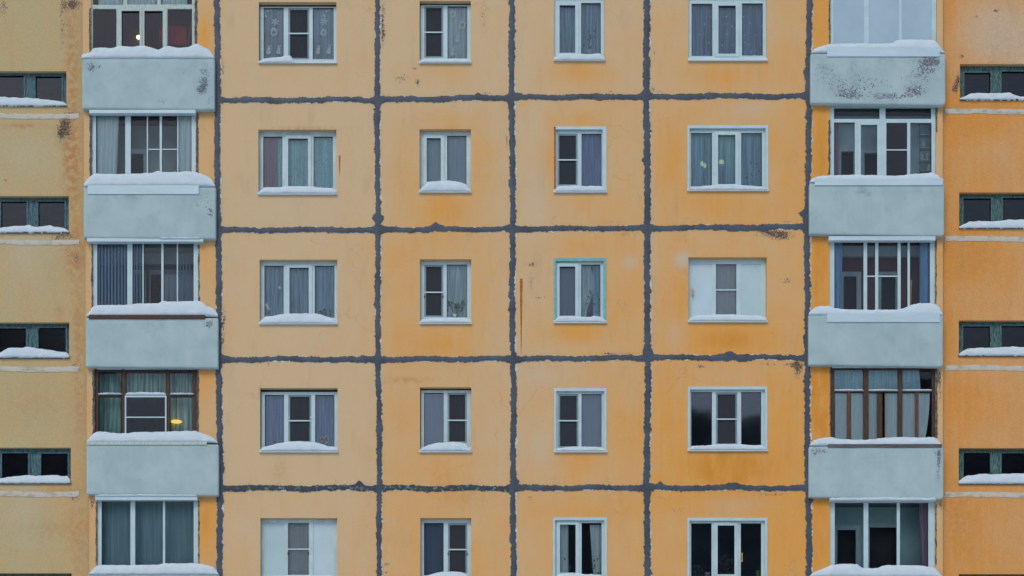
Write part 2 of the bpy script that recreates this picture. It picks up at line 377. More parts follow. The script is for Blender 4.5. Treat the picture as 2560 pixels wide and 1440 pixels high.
# the wooded ridge behind the camera, which only the window panes show; elev(px) = top row of its reflection
def ridge():
    mb = MB(); vs = []; fs = []; n = 240; Y = -130.0
    prof = [(-400, 640), (0, 690), (180, 720), (330, 1000), (700, 1180), (1300, 1180), (1640, 1120), (1700, 990), (1730, 1015), (1790, 1040), (1850, 1052),
            (1920, 1040), (2040, 1010), (2250, 960), (2420, 930), (2900, 880)]
    for i in range(n + 1):
        px = -400 + 3300 * i / n
        k = (D + 30 - Y) / D                     # the mirror image of the eye lies D behind the wall
        x = (px - 1280) * S * k; top = EYE_Z + (EYE_PY - lerp(prof, px)) * S * k
        top += 0.7 * noise.fractal(Vector((px * 0.05, 0, 0)), 1, 2, 4)
        vs += [(x, Y - 14, -1), (x, Y - 22, max(2, top * .55)), (x, Y - 30 + 2 * noise.noise(Vector((x, 3, 0))), top), (x, Y - 80, top * .7), (x, Y - 120, -1)]
    for i in range(n):
        for j in range(4): a = i * 5 + j; fs.append((a, a + 5, a + 6, a + 1))
    mb.add(vs, fs); tag(mb.build('hills', M_wood), kind='structure')
ridge()

# ------------------------------------------------------------------ the building
bld = empty('apartment_building', (0, 0, 0))
tag(bld, 'orange and beige rendered panel apartment block with grey sealed joints and pale balconies', 'building')

def vx(j, y):          # x of vertical joint j at row y
    return lerp([[(0, 542), (575, 545), (900, 548), (1440, 550)], [(0, 942), (245, 944), (575, 944), (900, 946), (1440, 949)],
                 [(0, 1279), (575, 1281), (1440, 1284)], [(0, 1618), (300, 1616), (575, 1619), (1440, 1618)],
                 [(0, 2025), (300, 2021), (575, 2019), (900, 2018), (1440, 2022)]][j], y)
HY = [[-80, -80, -80, -80, -80], [250, 249, 243, 241, 240], [575, 574, 572, 570, 567], [898, 898, 897, 894, 893], [1220, 1220, 1220, 1219, 1220], [1545] * 5]
def hy(k, x):
    return lerp([(vx(j, 600), HY[k][j]) for j in range(5)], x)

blobs_o = [  # warm washes on the render: cx, cy, rx, ry, amount
    (1110, 520, 75, 60, .75), (1110, 860, 90, 50, .5), (1110, 1180, 90, 60, .35), (1110, 180, 80, 30, .35), (1110, 300, 80, 30, .4), (1010, 400, 40, 90, .3), (1200, 400, 30, 90, .4),
    (1000, 760, 60, 200, .35), (1060, 620, 110, 40, .35), (1190, 740, 40, 110, .3), (1110, 1400, 110, 130, .3), (1030, 1060, 80, 120, .3),
    (1450, 180, 70, 40, .7), (1450, 300, 80, 30, .35), (1460, 500, 50, 30, .3), (1440, 830, 70, 26, .65), (1450, 1160, 60, 60, .45), (1560, 1090, 60, 120, .3), (1560, 700, 60, 160, .3),
    (1380, 400, 16, 120, .4), (1450, 620, 80, 30, .3), (1450, 1280, 100, 30, .3),
    (1820, 190, 100, 40, .5), (1800, 510, 90, 50, .35), (1820, 850, 110, 45, .9), (1820, 1170, 110, 55, 1.1), (1810, 1170, 30, 40, .5), (1680, 1060, 60, 150, .35), (1960, 1080, 50, 150, .4),
    (1680, 400, 40, 100, .35), (1700, 720, 40, 120, .35), (1960, 1360, 60, 120, .25), (1820, 1255, 160, 26, .3), (1990, 300, 40, 300, .2),
    (510, 100, 20, 60, .7), (515, 640, 22, 60, .35), (515, 940, 24, 50, .5), (515, 1300, 30, 90, .9), (2050, 650, 26, 700, .6), (2050, 1000, 24, 160, .5),
    (2450, 300, 100, 60, .5), (2450, 540, 60, 130, .3), (2400, 650, 90, 60, .4), (2420, 1000, 100, 60, .3), (2500, 230, 100, 40, .4), (2440, 1300, 60, 100, .3)]
blobs_p = [  # pale, washed-out patches
    (1705, 650, 22, 22, 1.1), (1575, 655, 25, 18, .6), (1350, 940, 50, 30, .5), (1350, 1110, 40, 60, .4), (2500, 60, 90, 60, .8), (2480, 120, 60, 40, .5), (1560, 30, 60, 60, .3),
    (1340, 500, 40, 90, .3), (720, 520, 120, 40, .25), (1630, 650, 10, 300, .4), (2560, 140, 50, 60, .6), (1880, 270, 60, 20, .5), (1840, 1260, 90, 20, .4), (1690, 840, 30, 40, .45),
    (60, 640, 60, 80, .35), (70, 400, 80, 60, .3), (60, 1300, 60, 80, .4)]
blobs_f = [  # flaking
    (160, 310, 16, 26, 1.15), (152, 340, 12, 22, 1.0), (155, 60, 8, 90, .75), (182, 10, 26, 20, 1.1), (178, 90, 14, 60, .6), (8, 20, 14, 26, .9), (178, 340, 14, 50, .55), (190, 285, 26, 8, .9), (160, 590, 40, 7, .9),
    (150, 603, 30, 8, .8), (165, 630, 34, 20, .55), (195, 650, 16, 16, .7), (165, 1232, 40, 6, .9), (185, 1245, 20, 8, .9), (190, 912, 30, 6, .8), (14, 452, 8, 6, .9), (230, 1260, 8, 22, 1.0),
    (1950, 590, 44, 14, 1.15), (1920, 580, 40, 7, .8), (1965, 702, 14, 10, .95), (1995, 925, 14, 26, 1.15), (1980, 912, 26, 7, 1.0), (1752, 915, 16, 7, 1.0), (1920, 910, 26, 6, .9),
    (958, 30, 7, 70, .9), (958, 85, 4, 26, 1.0), (1000, 195, 30, 18, .75), (1035, 170, 10, 10, .8), (1045, 205, 10, 12, .85), (1210, 40, 12, 60, .65), (960, 238, 14, 5, .9), (1215, 235, 10, 8, .9),
    (1635, 130, 5, 30, .8), (1633, 222, 6, 12, .9), (1650, 228, 12, 4, .9), (1525, 228, 8, 4, .9), (1570, 585, 50, 5, .85), (1520, 884, 20, 5, .9), (1570, 884, 40, 4, .8), (1535, 556, 50, 5, .7),
    (1330, 660, 30, 8, .7), (1325, 700, 16, 40, .6), (1355, 745, 26, 4, .85), (1570, 800, 8, 60, .55), (1550, 760, 16, 14, .6), (560, 800, 5, 40, 1.1), (556, 860, 5, 24, .9), (557, 170, 4, 40, .8),
    (2395, 200, 9, 26, 1.15), (2385, 222, 8, 14, 1.1), (2405, 140, 10, 12, .95), (2490, 26, 16, 6, 1.05), (2445, 42, 10, 6, .8), (2380, 272, 30, 6, .8), (2395, 285, 14, 5, .8), (2352, 1260, 8, 26, .9), (2380, 1239, 20, 4, .9),
    (2350, 980, 6, 60, .8), (2345, 940, 8, 20, .9), (2350, 260, 12, 6, 1.0), (1690, 1274, 30, 7, .6), (1560, 1280, 40, 12, .55), (1920, 1236, 44, 4, .7), (1325, 1245, 6, 8, .9), (2045, 912, 26, 8, .9), (2040, 590, 26, 6, .9),
    (1940, 1234, 24, 3, .9), (1970, 555, 20, 4, .8), (700, 1040, 6, 5, .7), (70, 1060, 14, 8, .8), (965, 1410, 12, 8, .9), (965, 1430, 8, 5, .9), (2480, 740, 8, 5, .5), (2040, 1240, 26, 5, .8), (975, 590, 6, 5, .8)]
blobs_r = [  # rusty brown washes
    (180, 120, 16, 170, .75), (185, 420, 18, 170, .9), (165, 380, 12, 60, .6), (190, 640, 26, 60, .8), (195, 800, 14, 90, .45), (60, 315, 50, 6, .8), (200, 960, 20, 160, .45), (200, 1350, 24, 140, .45),
    (150, 780, 10, 20, .5), (100, 1010, 80, 60, .25), (120, 1320, 90, 30, .3), (150, 1225, 60, 10, .5), (1440, 1010, 60, 10, .3), (760, 322, 80, 5, .6), (1110, 322, 60, 4, .4), (700, 1180, 20, 30, .3), (1180, 1240, 60, 30, .25),
    (2430, 270, 120, 10, .3), (2400, 1300, 40, 90, .35), (2420, 640, 80, 60, .3), (1020, 950, 60, 8, .5), (2510, 110, 60, 60, .3), (500, 280, 24, 10, .6), (500, 920, 24, 12, .5)]
ORANGE_X = [(-200, .12), (120, .16), (180, .30), (214, .28), (540, .36), (560, .02), (740, -.08), (930, .08), (955, .16), (1110, .24), (1275, .20), (1290, .18), (1450, .33), (1610, .42), (1630, .48), (1820, .52), (2015, .60), (2040, .95), (2080, .95), (2340, .25), (2357, .3), (2361, .82), (2460, .62), (2700, .62)]
def bsum(blobs, px, py):
    t = 0.0
    for (cx, cy, rx, ry, a) in blobs:
        u = (px - cx) / rx; v = (py - cy) / ry
        q = u * u + v * v
        if q < 6: t += a * math.exp(-q)
    return t
def wall_attr(d):
    k = (D - d) / D
    def f(x, z):
        px = x / (S * k) + 1280; py = EYE_PY - (z - EYE_Z) / (S * k)
        o = lerp(ORANGE_X, px) + (py - 700) / 720 * (0.17 if 950 < px < 2330 else .04) + bsum(blobs_o, px, py)
        # each cast panel took the paint a little differently
        j = sum(px > vx(q, py) for q in range(5)); r = sum(py > hy(q, px) for q in range(6))
        o += 0.10 * math.sin(j * 12.9 + r * 78.2) if 1 <= j <= 4 else 0
        return (o, min(1.2, bsum(blobs_f, px, py)), min(1, bsum(blobs_p, px, py)), min(1, bsum(blobs_r, px, py)))
    return f

# windows -------------------------------------------------------------------
# kind: fixed pane / sash (raised leaf, glass rectangle given) / net (leaf with insect screen, mid-bar) / panel (opaque)
WIN = {
 (1,1): dict(op=(647,5,841,158), p=[('fixed',659,19,709,146),('net',721,20,773,148,84),('fixed',782,19,834,148)], sill=150, gap=4),
 (1,2): dict(op=(646,324,841,486), p=[('fixed',658,341,706,468),('sash',721,347,770,466),('fixed',784,341,832,470)], sill=474),
 (1,3): dict(op=(649,649,843,810), p=[('fixed',661,664,709,792),('sash',724,670,772,785),('fixed',787,664,836,794)], sill=797),
 (1,4): dict(op=(650,970,844,1130), p=[('fixed',662,987,710,1116),('net',721,987,778,1106,1052),('fixed',788,987,836,1116)], sill=1118, gap=5),
 (1,5): dict(op=(651,1295,843,1453), p=[('panelg',659,1307,711,1437),('net',720,1307,772,1437,1373),('panel',783,1307,834,1438)], sill=1441),
 (2,1): dict(op=(1049,2,1177,158), p=[('net',1061,15,1108,144,81),('fixed',1119,15,1168,146)], sill=148, gap=3),
 (2,2): dict(op=(1049,323,1177,481), p=[('sash',1067,346,1102,455),('fixed',1118,339,1166,460)], sill=470),
 (2,3): dict(op=(1050,648,1178,809), p=[('net',1061,662,1108,792,731),('fixed',1117,661,1168,793)], sill=797),
 (2,4): dict(op=(1050,968,1178,1130), p=[('fixed',1060,982,1109,1116),('net',1119,982,1167,1107,1051)], sill=1118, gap=3),
 (2,5): dict(op=(1051,1295,1178,1453), p=[('fixed',1060,1307,1109,1438),('net',1120,1308,1168,1434,1374)], sill=1441),
 (3,1): dict(op=(1385,-8,1511,152), p=[('sash',1399,14,1438,133),('fixed',1453,7,1502,135)], sill=140, shallow=1),
 (3,2): dict(op=(1385,317,1516,481), p=[('net',1394,334,1444,464,400),('fixed',1454,334,1504,465)], sill=468, trim='white', shallow=1),
 (3,3): dict(op=(1385,646,1515,807), p=[('sash',1399,667,1438,790),('fixed',1453,661,1501,792)], sill=794, trim='teal', shallow=1),
 (3,4): dict(op=(1386,971,1516,1130), p=[('net',1396,985,1446,1119,1052),('fixed',1454,985,1504,1117)], sill=1120, trim='white', shallow=1, gap=3),
 (3,5): dict(op=(1383,1294,1517,1453), p=[('sash',1400,1312,1439,1432),('fixed',1454,1307,1504,1436)], sill=1441, trim='white', shallow=1),
 (4,1): dict(op=(1721,-8,1917,152), p=[('fixed',1729,9,1781,140),('sash',1796,15,1839,135),('fixed',1855,8,1907,139)], sill=143, shallow=1),
 (4,2): dict(op=(1719,314,1920,477), p=[('fixed',1728,332,1780,466),('sash',1795,338,1838,461),('fixed',1853,332,1905,466)], sill=468, trim='white', shallow=1),
 (4,3): dict(op=(1721,643,1917,805), p=[('panel',1729,660,1780,788),('net',1790,660,1841,787,725),('panelg',1852,660,1902,788)], sill=793),
 (4,4): dict(op=(1720,967,1918,1127), p=[('fixed',1728,980,1780,1115),('net',1790,981,1843,1112,1048),('fixed',1853,980,1903,1115)], sill=1117, trim='white', shallow=1, gap=2),
 (4,5): dict(op=(1719,1295,1918,1453), p=[('fixed',1728,1308,1779,1441),('sash',1794,1314,1836,1436),('fixed',1852,1308,1903,1441)], sill=1444, trim='white', shallow=1, gap=3)}
ROWN = {0: 'highest', 1: 'top', 2: 'second', 3: 'middle', 4: 'fourth', 5: 'bottom'}
COLN = {1: 'far left', 2: 'second', 3: 'third', 4: 'far right'}
def wname(c, r): return '%s row window of the %s window column' % (ROWN[r], COLN[c])

DEEP, SHAL = -0.11, -0.045
def build_window(c, r, w):
    fd = SHAL if w.get('shallow') else DEEP
    a = W(w['op'][0], w['op'][1], 0); b = W(w['op'][2], w['op'][3], 0)
    outer = (a.x + .002, b.z + .002, b.x - .002, a.z - .002 - (0.01 * w.get('gap', 0)))
    holes = []
    for p in w['p']:
        q = wr(p[1:5], fd)
        if p[0] in ('sash',): q = (q[0] - .035, q[1] - .035, q[2] + .035, q[3] + .035)
        holes.append(q)
    m = MB(); plate(m, outer, holes, -fd, -fd + 0.07)
    pm = M_pvc2 if (c, r) in ((1,2),(2,2),(3,4),(1,5),(4,5),(2,4)) else M_pvc
    fr = m.build('window', pm, bld, bevel=0.004)
    if w.get('gap'):
        m = MB(); m.box(a.x + .002, b.x - .002, -fd + .02, -fd + .06, a.z - .002, outer[3] + .001); m.build('gap_seal', M_lintel, fr)
        m = MB(); m.box(a.x - .0, a.x + .012, -fd - .004, -fd + .01, b.z + .1, a.z - .003); m.build('gap_seal', M_lintel, fr)
    for p, q in zip(w['p'], holes):
        kind = p[0]; g0 = wr(p[1:5], fd)
        if kind == 'sash':
            s = MB(); so = (g0[0] - .075, g0[1] - .07, g0[2] + .075, g0[3] + .075)
            plate(s, so, [g0], -fd - .018, -fd - .001); s.build('sash', pm, fr, bevel=0.004)
        if kind in ('panel', 'panelg'):
            s = MB(); s.box(g0[0], g0[2], -fd + .012, -fd + .03, g0[1], g0[3]); s.build('infill_panel', M_panel if kind == 'panel' else M_panelg, fr)
            continue
        s = MB(); s.box(q[0], q[2], -fd + .035, -fd + .041, q[1], q[3])
        s.build('pane', M_glassr if (c, r) in ((4,4),(4,5),(2,5),(3,4),(2,4)) and kind != 'net' else M_glass, fr)
        s = MB(); plate(s, (q[0] + .0005, q[1] + .0005, q[2] - .0005, q[3] - .0005), [(q[0] + .008, q[1] + .008, q[2] - .008, q[3] - .008)], -fd + .022, -fd + .034)
        s.build('gasket', M_dark, fr)
        if kind == 'net':
            zz = W(0, p[5], fd).z; sm = MB()
            if (c, r) in ((1,1),(1,4),(2,1),(2,3),(2,4),(2,5),(3,2),(3,4),(4,4)):
                plate(sm, (g0[0] + .002, g0[1] + .002, g0[2] - .002, g0[3] - .002), [(g0[0] + .036, g0[1] + .03, g0[2] - .036, g0[3] - .04)], -fd + .004, -fd + .018)
                sm.build('screen_frame', M_screen_fr, fr)
            sn = MB(); sn.box(g0[0] + .004, g0[2] - .004, -fd + .0185, -fd + .0195, g0[1] + .004, g0[3] - .004); sc_ = sn.build('insect_screen', M_netl if (c, r) in ((1,5),(4,3)) else M_net, fr)
            sb = MB(); sb.box(g0[0] - .004, g0[2] + .004, -fd - .008, -fd + .003, zz - .014, zz + .014); sb.build('screen_bar', M_pvc, fr)
            cl = MB()
            for xx in (g0[0] + .004, g0[2] - .004): cl.box(xx - .012, xx + .012, -fd - .012, -fd + .002, zz - .12, zz - .07)
            if (c, r) in ((1,5),(2,3),(2,5)): cl.build('screen_clip', M_dark, fr)
            if (c, r) == (1,4):
                cl2 = MB()
                for xx in (g0[0] + .004, g0[2] - .004): cl2.box(xx - .02, xx + .02, -fd - .012, -fd + .002, zz + .05, zz + .09)
                cl2.build('screen_clip', M_pvc, fr)
    # sill: sloped sheet-metal tray with end lugs
    x0, x1, zb = a.x - .015, b.x + .015, b.z
    zt = W(0, w['sill'], fd).z; s = MB()
    yb, yf = -fd - .002, -0.045
    s.add([(x0, yf, zb), (x1, yf, zb), (b.x - .004, yb, zt), (a.x + .004, yb, zt), (x0, yf, zb - .016), (x1, yf, zb - .016), (b.x - .004, yb, zb - .016), (a.x + .004, yb, zb - .016)],
          [(0,1,2,3), (4,5,1,0), (5,6,2,1), (7,4,0,3), (6,7,3,2), (4,7,6,5)])
    s.build('sill', M_tin, fr)
    if w.get('trim'):
        s = MB(); t = wr((w['op'][0] + 5, w['op'][1] + 7, w['op'][2] - 6, w['op'][3] - 1), 0.0)
        o = (a.x - .004, b.z + .02, b.x + .004, a.z + .004)
        if w['trim'] == 'white' and (c, r) == (3, 2): t = (t[0] - .03, t[1], t[2] - .03, t[3]); o = (a.x + .035, o[1], o[2], o[3])
        plate(s, o, [t], -.012, .03)
        s.build('trim', M_pvc if w['trim'] == 'white' else M_teal, fr, bevel=.003)
        if (c, r) == (3, 2):
            s = MB(); s.box(a.x + .002, a.x + .034, -.004, .02, b.z + .02, a.z - .05); s.build('rusted_reveal', M_rust, fr)
    return fr
wins = {k: build_window(k[0], k[1], w) for k, w in WIN.items()}

# handles
def handle(px, y0, y1, d, parent):
    m = MB(); p = W(px, y0, d); q = W(px, y1, d); m.quad_bar(p, q, .018, .018)
    m.quad_bar(p + Vector((0, .02, -.01)), p + Vector((.001, .02, -.045)), .03, .03); m.quad_bar(q + Vector((0, .02, .045)), q + Vector((.001, .02, .01)), .03, .03)
    m.build('handle', M_brass, parent)
handle(1855, 1382, 1405, SHAL + .05, wins[(4, 5)]); handle(1732, 721, 739, DEEP + .04, wins[(4, 3)])

# wall panels between the joints
def panel(x0, x1, k, holes, d=0.0, m=M_wall, xl=None, xr=None):
    """one cast wall panel: between joint rows k and k+1"""
    mb = MB()
    return mb
for cidx in range(4):
    for k in range(5):
        x0 = W(vx(cidx, 700), 0).x; x1 = W(vx(cidx + 1, 700), 0).x
        ym = (HY[k][cidx] + HY[k][cidx+1]) / 2; yn = (HY[k+1][cidx] + HY[k+1][cidx+1]) / 2
        # neighbouring panels share straight edges; the sealant covers the true seam
        zt = W(0, [-80, 245, 571, 895, 1220, 1545][k]).z; zb = W(0, [-80, 245, 571, 895, 1220, 1545][k+1]).z
        w = WIN[(cidx + 1, k + 1)]; h = wr(w['op'], 0); mb = MB()
        plate(mb, (x0, zb, x1, zt), [h], 0.0, 0.16, step=0.05, attr=wall_attr(0), rim=False)
        mb.build('wall_panel', M_wall, bld, attr=True)

# balconies ------------------------------------------------------------------
LG = [  # left column glazing: top row first (0 is cut by the top of the picture)
 dict(gl=(228,-130,489,122), par=(205,145,536,271), style='old', ledge=None,
      snow=[(204,143),(207,135),(225,133),(232,119),(252,118.5),(277,120),(300,114),(327,116),(360,112.5),(380,119),(395,124),(405,120),(420,112.5),(440,119),(470,117),(490,107.5),(512,117),(527,127),(535,144)], sb=145),
 dict(gl=(228,283,489,440), par=(209,468,539,594), style='pvc_a', ledge=(219,463,497,485), top=(223,274,489,283),
      snow=[(210,463),(216,450),(226,440),(234,435),(240,432),(258,434),(313,434),(345,433),(380,431),(394,426),(404,429),(445,429),(470,427),(492,429),(512,437),(530,447),(538,467)], sb=465),
 dict(gl=(231,604,496,765), par=(214,795,545,917), style='pvc_b', ledge=(222,787,512,797), top=(217,594,508,604),
      snow=[(216,790),(224,779),(232,765),(245,762),(318,761),(345,758),(398,757),(405,752),(440,753),(495,751),(508,755),(516,765),(530,769),(540,775),(545,790)], sb=789),
 dict(gl=(235,921,494,1085), par=(216,1111,546,1236), style='brown_a', ledge=(217,1104,517,1112), top=None,
      snow=[(217,1104),(224,1093),(233,1084),(245,1077),(270,1080),(300,1083),(350,1079),(400,1079),(450,1077),(488,1076),(500,1081),(522,1088),(538,1097),(545,1110)], sb=1105),
 dict(gl=(243,1250,495,1416), par=(219,1437,548,1560), style='pvc_c', ledge=None, top=(238,1238,493,1250),
      snow=[(221,1440),(226,1429),(236,1419),(246,1412),(330,1412),(398,1411),(410,1407),(440,1408),(480,1407),(505,1409),(530,1415),(541,1424),(548,1440)], sb=1436)]
RG = [
 dict(gl=(2076,-130,2342,110), par=(2027,134,2364,258), style='opaque', ledge=(2068,117,2350,141),
      snow=[(2027,134),(2033,125),(2045,118),(2062,113),(2080,109),(2110,108),(2150,108),(2200,108),(2232,107),(2240,100),(2255,98),(2330,98),(2342,104),(2350,117),(2358,130),(2362,135)], sb=131),
 dict(gl=(2075,264,2340,440), par=(2024,458,2361,585), style='pvc_d', ledge=(2037,446,2358,463),
      snow=[(2024,457),(2030,447),(2045,440),(2075,438),(2140,436),(2200,438),(2240,439),(2262,437),(2280,434),(2310,433),(2330,430),(2345,437),(2354,449),(2359,457)], sb=455),
 dict(gl=(2074,600,2338,777), par=(2022,785,2358,912), style='pvc_e', ledge=(2068,782,2350,805), top=(2072,590,2339,601),
      snow=[(2022,785),(2028,775),(2038,767),(2055,764),(2075,764),(2087,770),(2110,773),(2160,774),(2240,774),(2262,770),(2275,762),(2300,757),(2325,757),(2342,760),(2352,772),(2357,788)], sb=787),
 dict(gl=(2077,914,2339,1103), par=(2023,1116,2359,1243), style='brown_b', ledge=(2070,1110,2355,1118),
      snow=[(2024,1114),(2032,1102),(2050,1095),(2075,1092),(2100,1097),(2140,1099),(2180,1098),(2215,1093),(2260,1092),(2300,1093),(2335,1092),(2346,1099),(2353,1112)], sb=1113),
 dict(gl=(2075,1252,2338,1420), par=(2022,1440,2358,1565), style='pvc_f', ledge=(2066,1440,2352,1452), top=(2074,1245,2340,1252),
      snow=[(2023,1442),(2032,1432),(2050,1424),(2075,1413),(2100,1409),(2143,1409),(2150,1416),(2154,1419),(2195,1420),(2206,1413),(2240,1412),(2300,1413),(2336,1418),(2346,1427),(2355,1442)], sb=1441)]
par_flake = [(228,168,15,16,1.15),(250,165,5,8,.9),(512,205,18,24,1.25),(500,225,14,14,1.0),(525,250,10,18,.9),(515,172,18,16,.7),(400,250,34,12,.6),(483,190,4,30,.7),(226,235,10,14,.6),
    (520,505,12,34,.8),(528,530,8,12,.9),(492,510,5,14,.9),(220,550,6,20,.7),(216,473,8,6,1),(527,808,11,12,1.1),(512,812,10,10,.8),(258,801,4,4,1),
    (2322,158,40,24,.75),(2305,190,50,34,.65),(2288,228,26,16,1.0),(2220,240,50,12,.85),(2125,240,40,9,.85),(2060,185,40,44,.62),(2190,210,80,30,.55),(2130,190,60,40,.35),(2330,152,24,8,1.2),(2110,225,40,14,.6),
    (2035,1128,12,14,1.1),(2060,1128,16,10,.95),(2348,1140,8,26,1.15),(2345,1180,6,30,.85),(2335,1130,10,6,.8),(2370,1150,6,8,.8),(2345,430,20,6,.5)]
par_grime = [(2170,475,60,20,1.0),(2090,500,40,30,.7),(2260,500,40,24,.6),(380,170,60,20,.5),(300,500,60,30,.6),(450,560,60,20,.5),(420,500,80,20,.5),(2130,160,80,20,.6),(400,820,120,40,.3)]
def par_attr(d):
    k = (D - d) / D
    def f(x, z):
        px = x / (S * k) + 1280; py = EYE_PY - (z - EYE_Z) / (S * k)
        return (0, min(1.3, bsum(par_flake, px, py)), min(1, bsum(par_grime, px, py)), 0)
    return f
PD = 0.13      # parapet front stands this far before the wall face
def parapet(r, tilt, name, round_right):
    x0, z0, x1, z1 = wr(r, PD); tilt = tilt * S
    nx, nz = 84, 34; vs = []; at = []; fs = []; at_f = par_attr(PD)
    def rr(x, z):    # round the corners of the outline
        for (cx, cz, sx, sz, rad) in ((x0, z0, 1, 1, .02), (x1, z0, -1, 1, .07 if round_right else .02), (x0, z1, 1, -1, .02), (x1, z1, -1, -1, .05 if round_right else .02)):
            u = (x - cx) * sx; v = (z - cz) * sz
            if u < rad and v < rad:
                dx, dz = rad - u, rad - v; l = math.hypot(dx, dz)
                if l > rad:
                    m = max(dx, dz); f = rad / rad if m == 0 else (m / l)
                    return cx + sx * (rad - dx * f), cz + sz * (rad - dz * f)
        return x, z
    us = [0, .004, .01, .02] + [.02 + .96 * i / (nx - 6) for i in range(1, nx - 6)] + [.98, .99, .996, 1]
    vv = [0, .01, .03, .06] + [.06 + .88 * i / (nz - 6) for i in range(1, nz - 6)] + [.94, .97, .99, 1]
    nx, nz = len(us), len(vv)
    for u in us:
        for v in vv:
            x = x0 + (x1 - x0) * u; z = z0 + (z1 - z0) * v; X, Z = rr(x, z)
            e = min(u, 1 - u) * (x1 - x0); e2 = min(v, 1 - v) * (z1 - z0); ee = min(e, e2)
            back = 0.014 * max(0, 1 - ee / 0.03) ** 2
            Z2 = Z - tilt * u * (1 - v) + .004 * noise.noise(Vector((X * 3, Z * 3, 1)))
            vs.append((X, -PD + back + .004 * noise.noise(Vector((X * 2, 5, Z * 2))), Z2)); at.append(at_f(X, Z))
    for i in range(nx - 1):
        for j in range(nz - 1): fs.append((i*nz+j, (i+1)*nz+j, (i+1)*nz+j+1, i*nz+j+1))
    ring = [i*nz for i in range(nx)] + [(nx-1)*nz + j for j in range(1, nz)] + [i*nz + nz-1 for i in range(nx-2, -1, -1)] + [j for j in range(nz-2, 0, -1)]
    b0 = len(vs)
    for q in ring: vs.append((vs[q][0], -0.001, vs[q][2])); at.append((0, 0, .5, 0))
    n = len(ring)
    for i in range(n): fs.append((ring[i], ring[(i+1) % n], b0 + (i+1) % n, b0 + i))
    mb = MB(); mb.add(vs, fs, at)
    return mb.build(name, M_par, bld, attr=True, smooth=True)

GD = -0.03    # glazing plane
STY = {
 'old': dict(m=M_oldw, holes=[(232,-60,308,12),(318,-60,393,11),(402,-60,480,11),(232,22,291,140),(293,22,417,140),(419,22,480,140)],
             sash=[((293,22,356,140),(304,27,349,140)),((355,22,417,140),(361,27,407,140))]),
 'pvc_a': dict(m=M_pvc, holes=[(240,288,313,460),(327,288,399,460),(405,285,479,460)], bars=[(367,288,370,460,0),(443,285,446,460,0),(371,372,399,374.5,1),(406,372,442,374.5,1)]),
 'pvc_b': dict(m=M_pvc, holes=[(243,610,318,785),(331,609,403,785),(409,607,484,785)], bars=[(356,609,359,785,0),(442,607,445,785,0)]),
 'brown_a': dict(m=M_brownw, holes=[(246,929,304,984),(315,929,414,984),(424,929,481,984),(246,992,304,1100),(313,992,415,1100),(424,992,482,1100)], screen=((312,989,416,1100),1043)),
 'pvc_c': dict(m=M_pvc, holes=[(254,1252,326,1434),(338,1252,407,1434),(413,1251,484,1434)]),
 'opaque': dict(m=M_pvc, holes=[(2084,-100,2160,112),(2173,-100,2247,112),(2255,-100,2330,112)], opaque=True),
 'pvc_d': dict(m=M_pvc, holes=[(2085,270,2199,297),(2214,270,2328,297),(2085,306,2137,450),(2150,309,2195,450),(2216,307,2268,450),(2276,307,2329,450)],
               sash=[((2143,303,2202,450),(2152,312,2193,450))], net=((2216,307,2268,450),375)),
 'pvc_e': dict(m=M_pvc, holes=[(2086,603,2159,785),(2168,603,2188,785),(2196,603,2244,785),(2252,603,2269,785),(2275,603,2325,785)], bars=[(2168,689,2188,692,1),(2196,689,2244,692,1)]),
 'brown_b': dict(m=M_brownw, holes=[(2086,923,2159,974),(2171,923,2245,974),(2256,923,2330,974),(2086,981,2159,1110),(2171,981,2245,1110),(2256,981,2330,1110)],
                 redbars=[(2119,981,2126,1103),(2194,984,2211,1103),(2170,981,2172,1103),(2206,984,2213,1107),(2289,981,2296,1103)]),
 'pvc_f': dict(m=M_pvc, holes=[(2087,1257,2159,1436),(2171,1257,2242,1436),(2250,1257,2321,1436)])}
def wbox(mb, r, d, th, back=0.0):
    q = wr(r, d); mb.box(q[0], q[2], -d, -d + th, q[1], q[3])

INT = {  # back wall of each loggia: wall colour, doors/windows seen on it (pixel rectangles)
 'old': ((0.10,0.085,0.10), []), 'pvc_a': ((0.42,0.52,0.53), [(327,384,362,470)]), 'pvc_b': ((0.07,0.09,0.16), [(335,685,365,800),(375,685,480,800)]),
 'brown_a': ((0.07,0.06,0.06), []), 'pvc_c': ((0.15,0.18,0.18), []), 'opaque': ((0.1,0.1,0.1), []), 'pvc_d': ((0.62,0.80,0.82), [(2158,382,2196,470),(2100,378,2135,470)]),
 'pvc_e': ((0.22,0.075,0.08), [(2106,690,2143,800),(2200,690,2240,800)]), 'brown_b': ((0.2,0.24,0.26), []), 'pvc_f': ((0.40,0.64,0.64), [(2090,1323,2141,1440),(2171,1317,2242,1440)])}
INT_M = {k: plain('loggia_wall_' + k, v[0], None, rough=.9, nscale=2) for k, v in INT.items()}

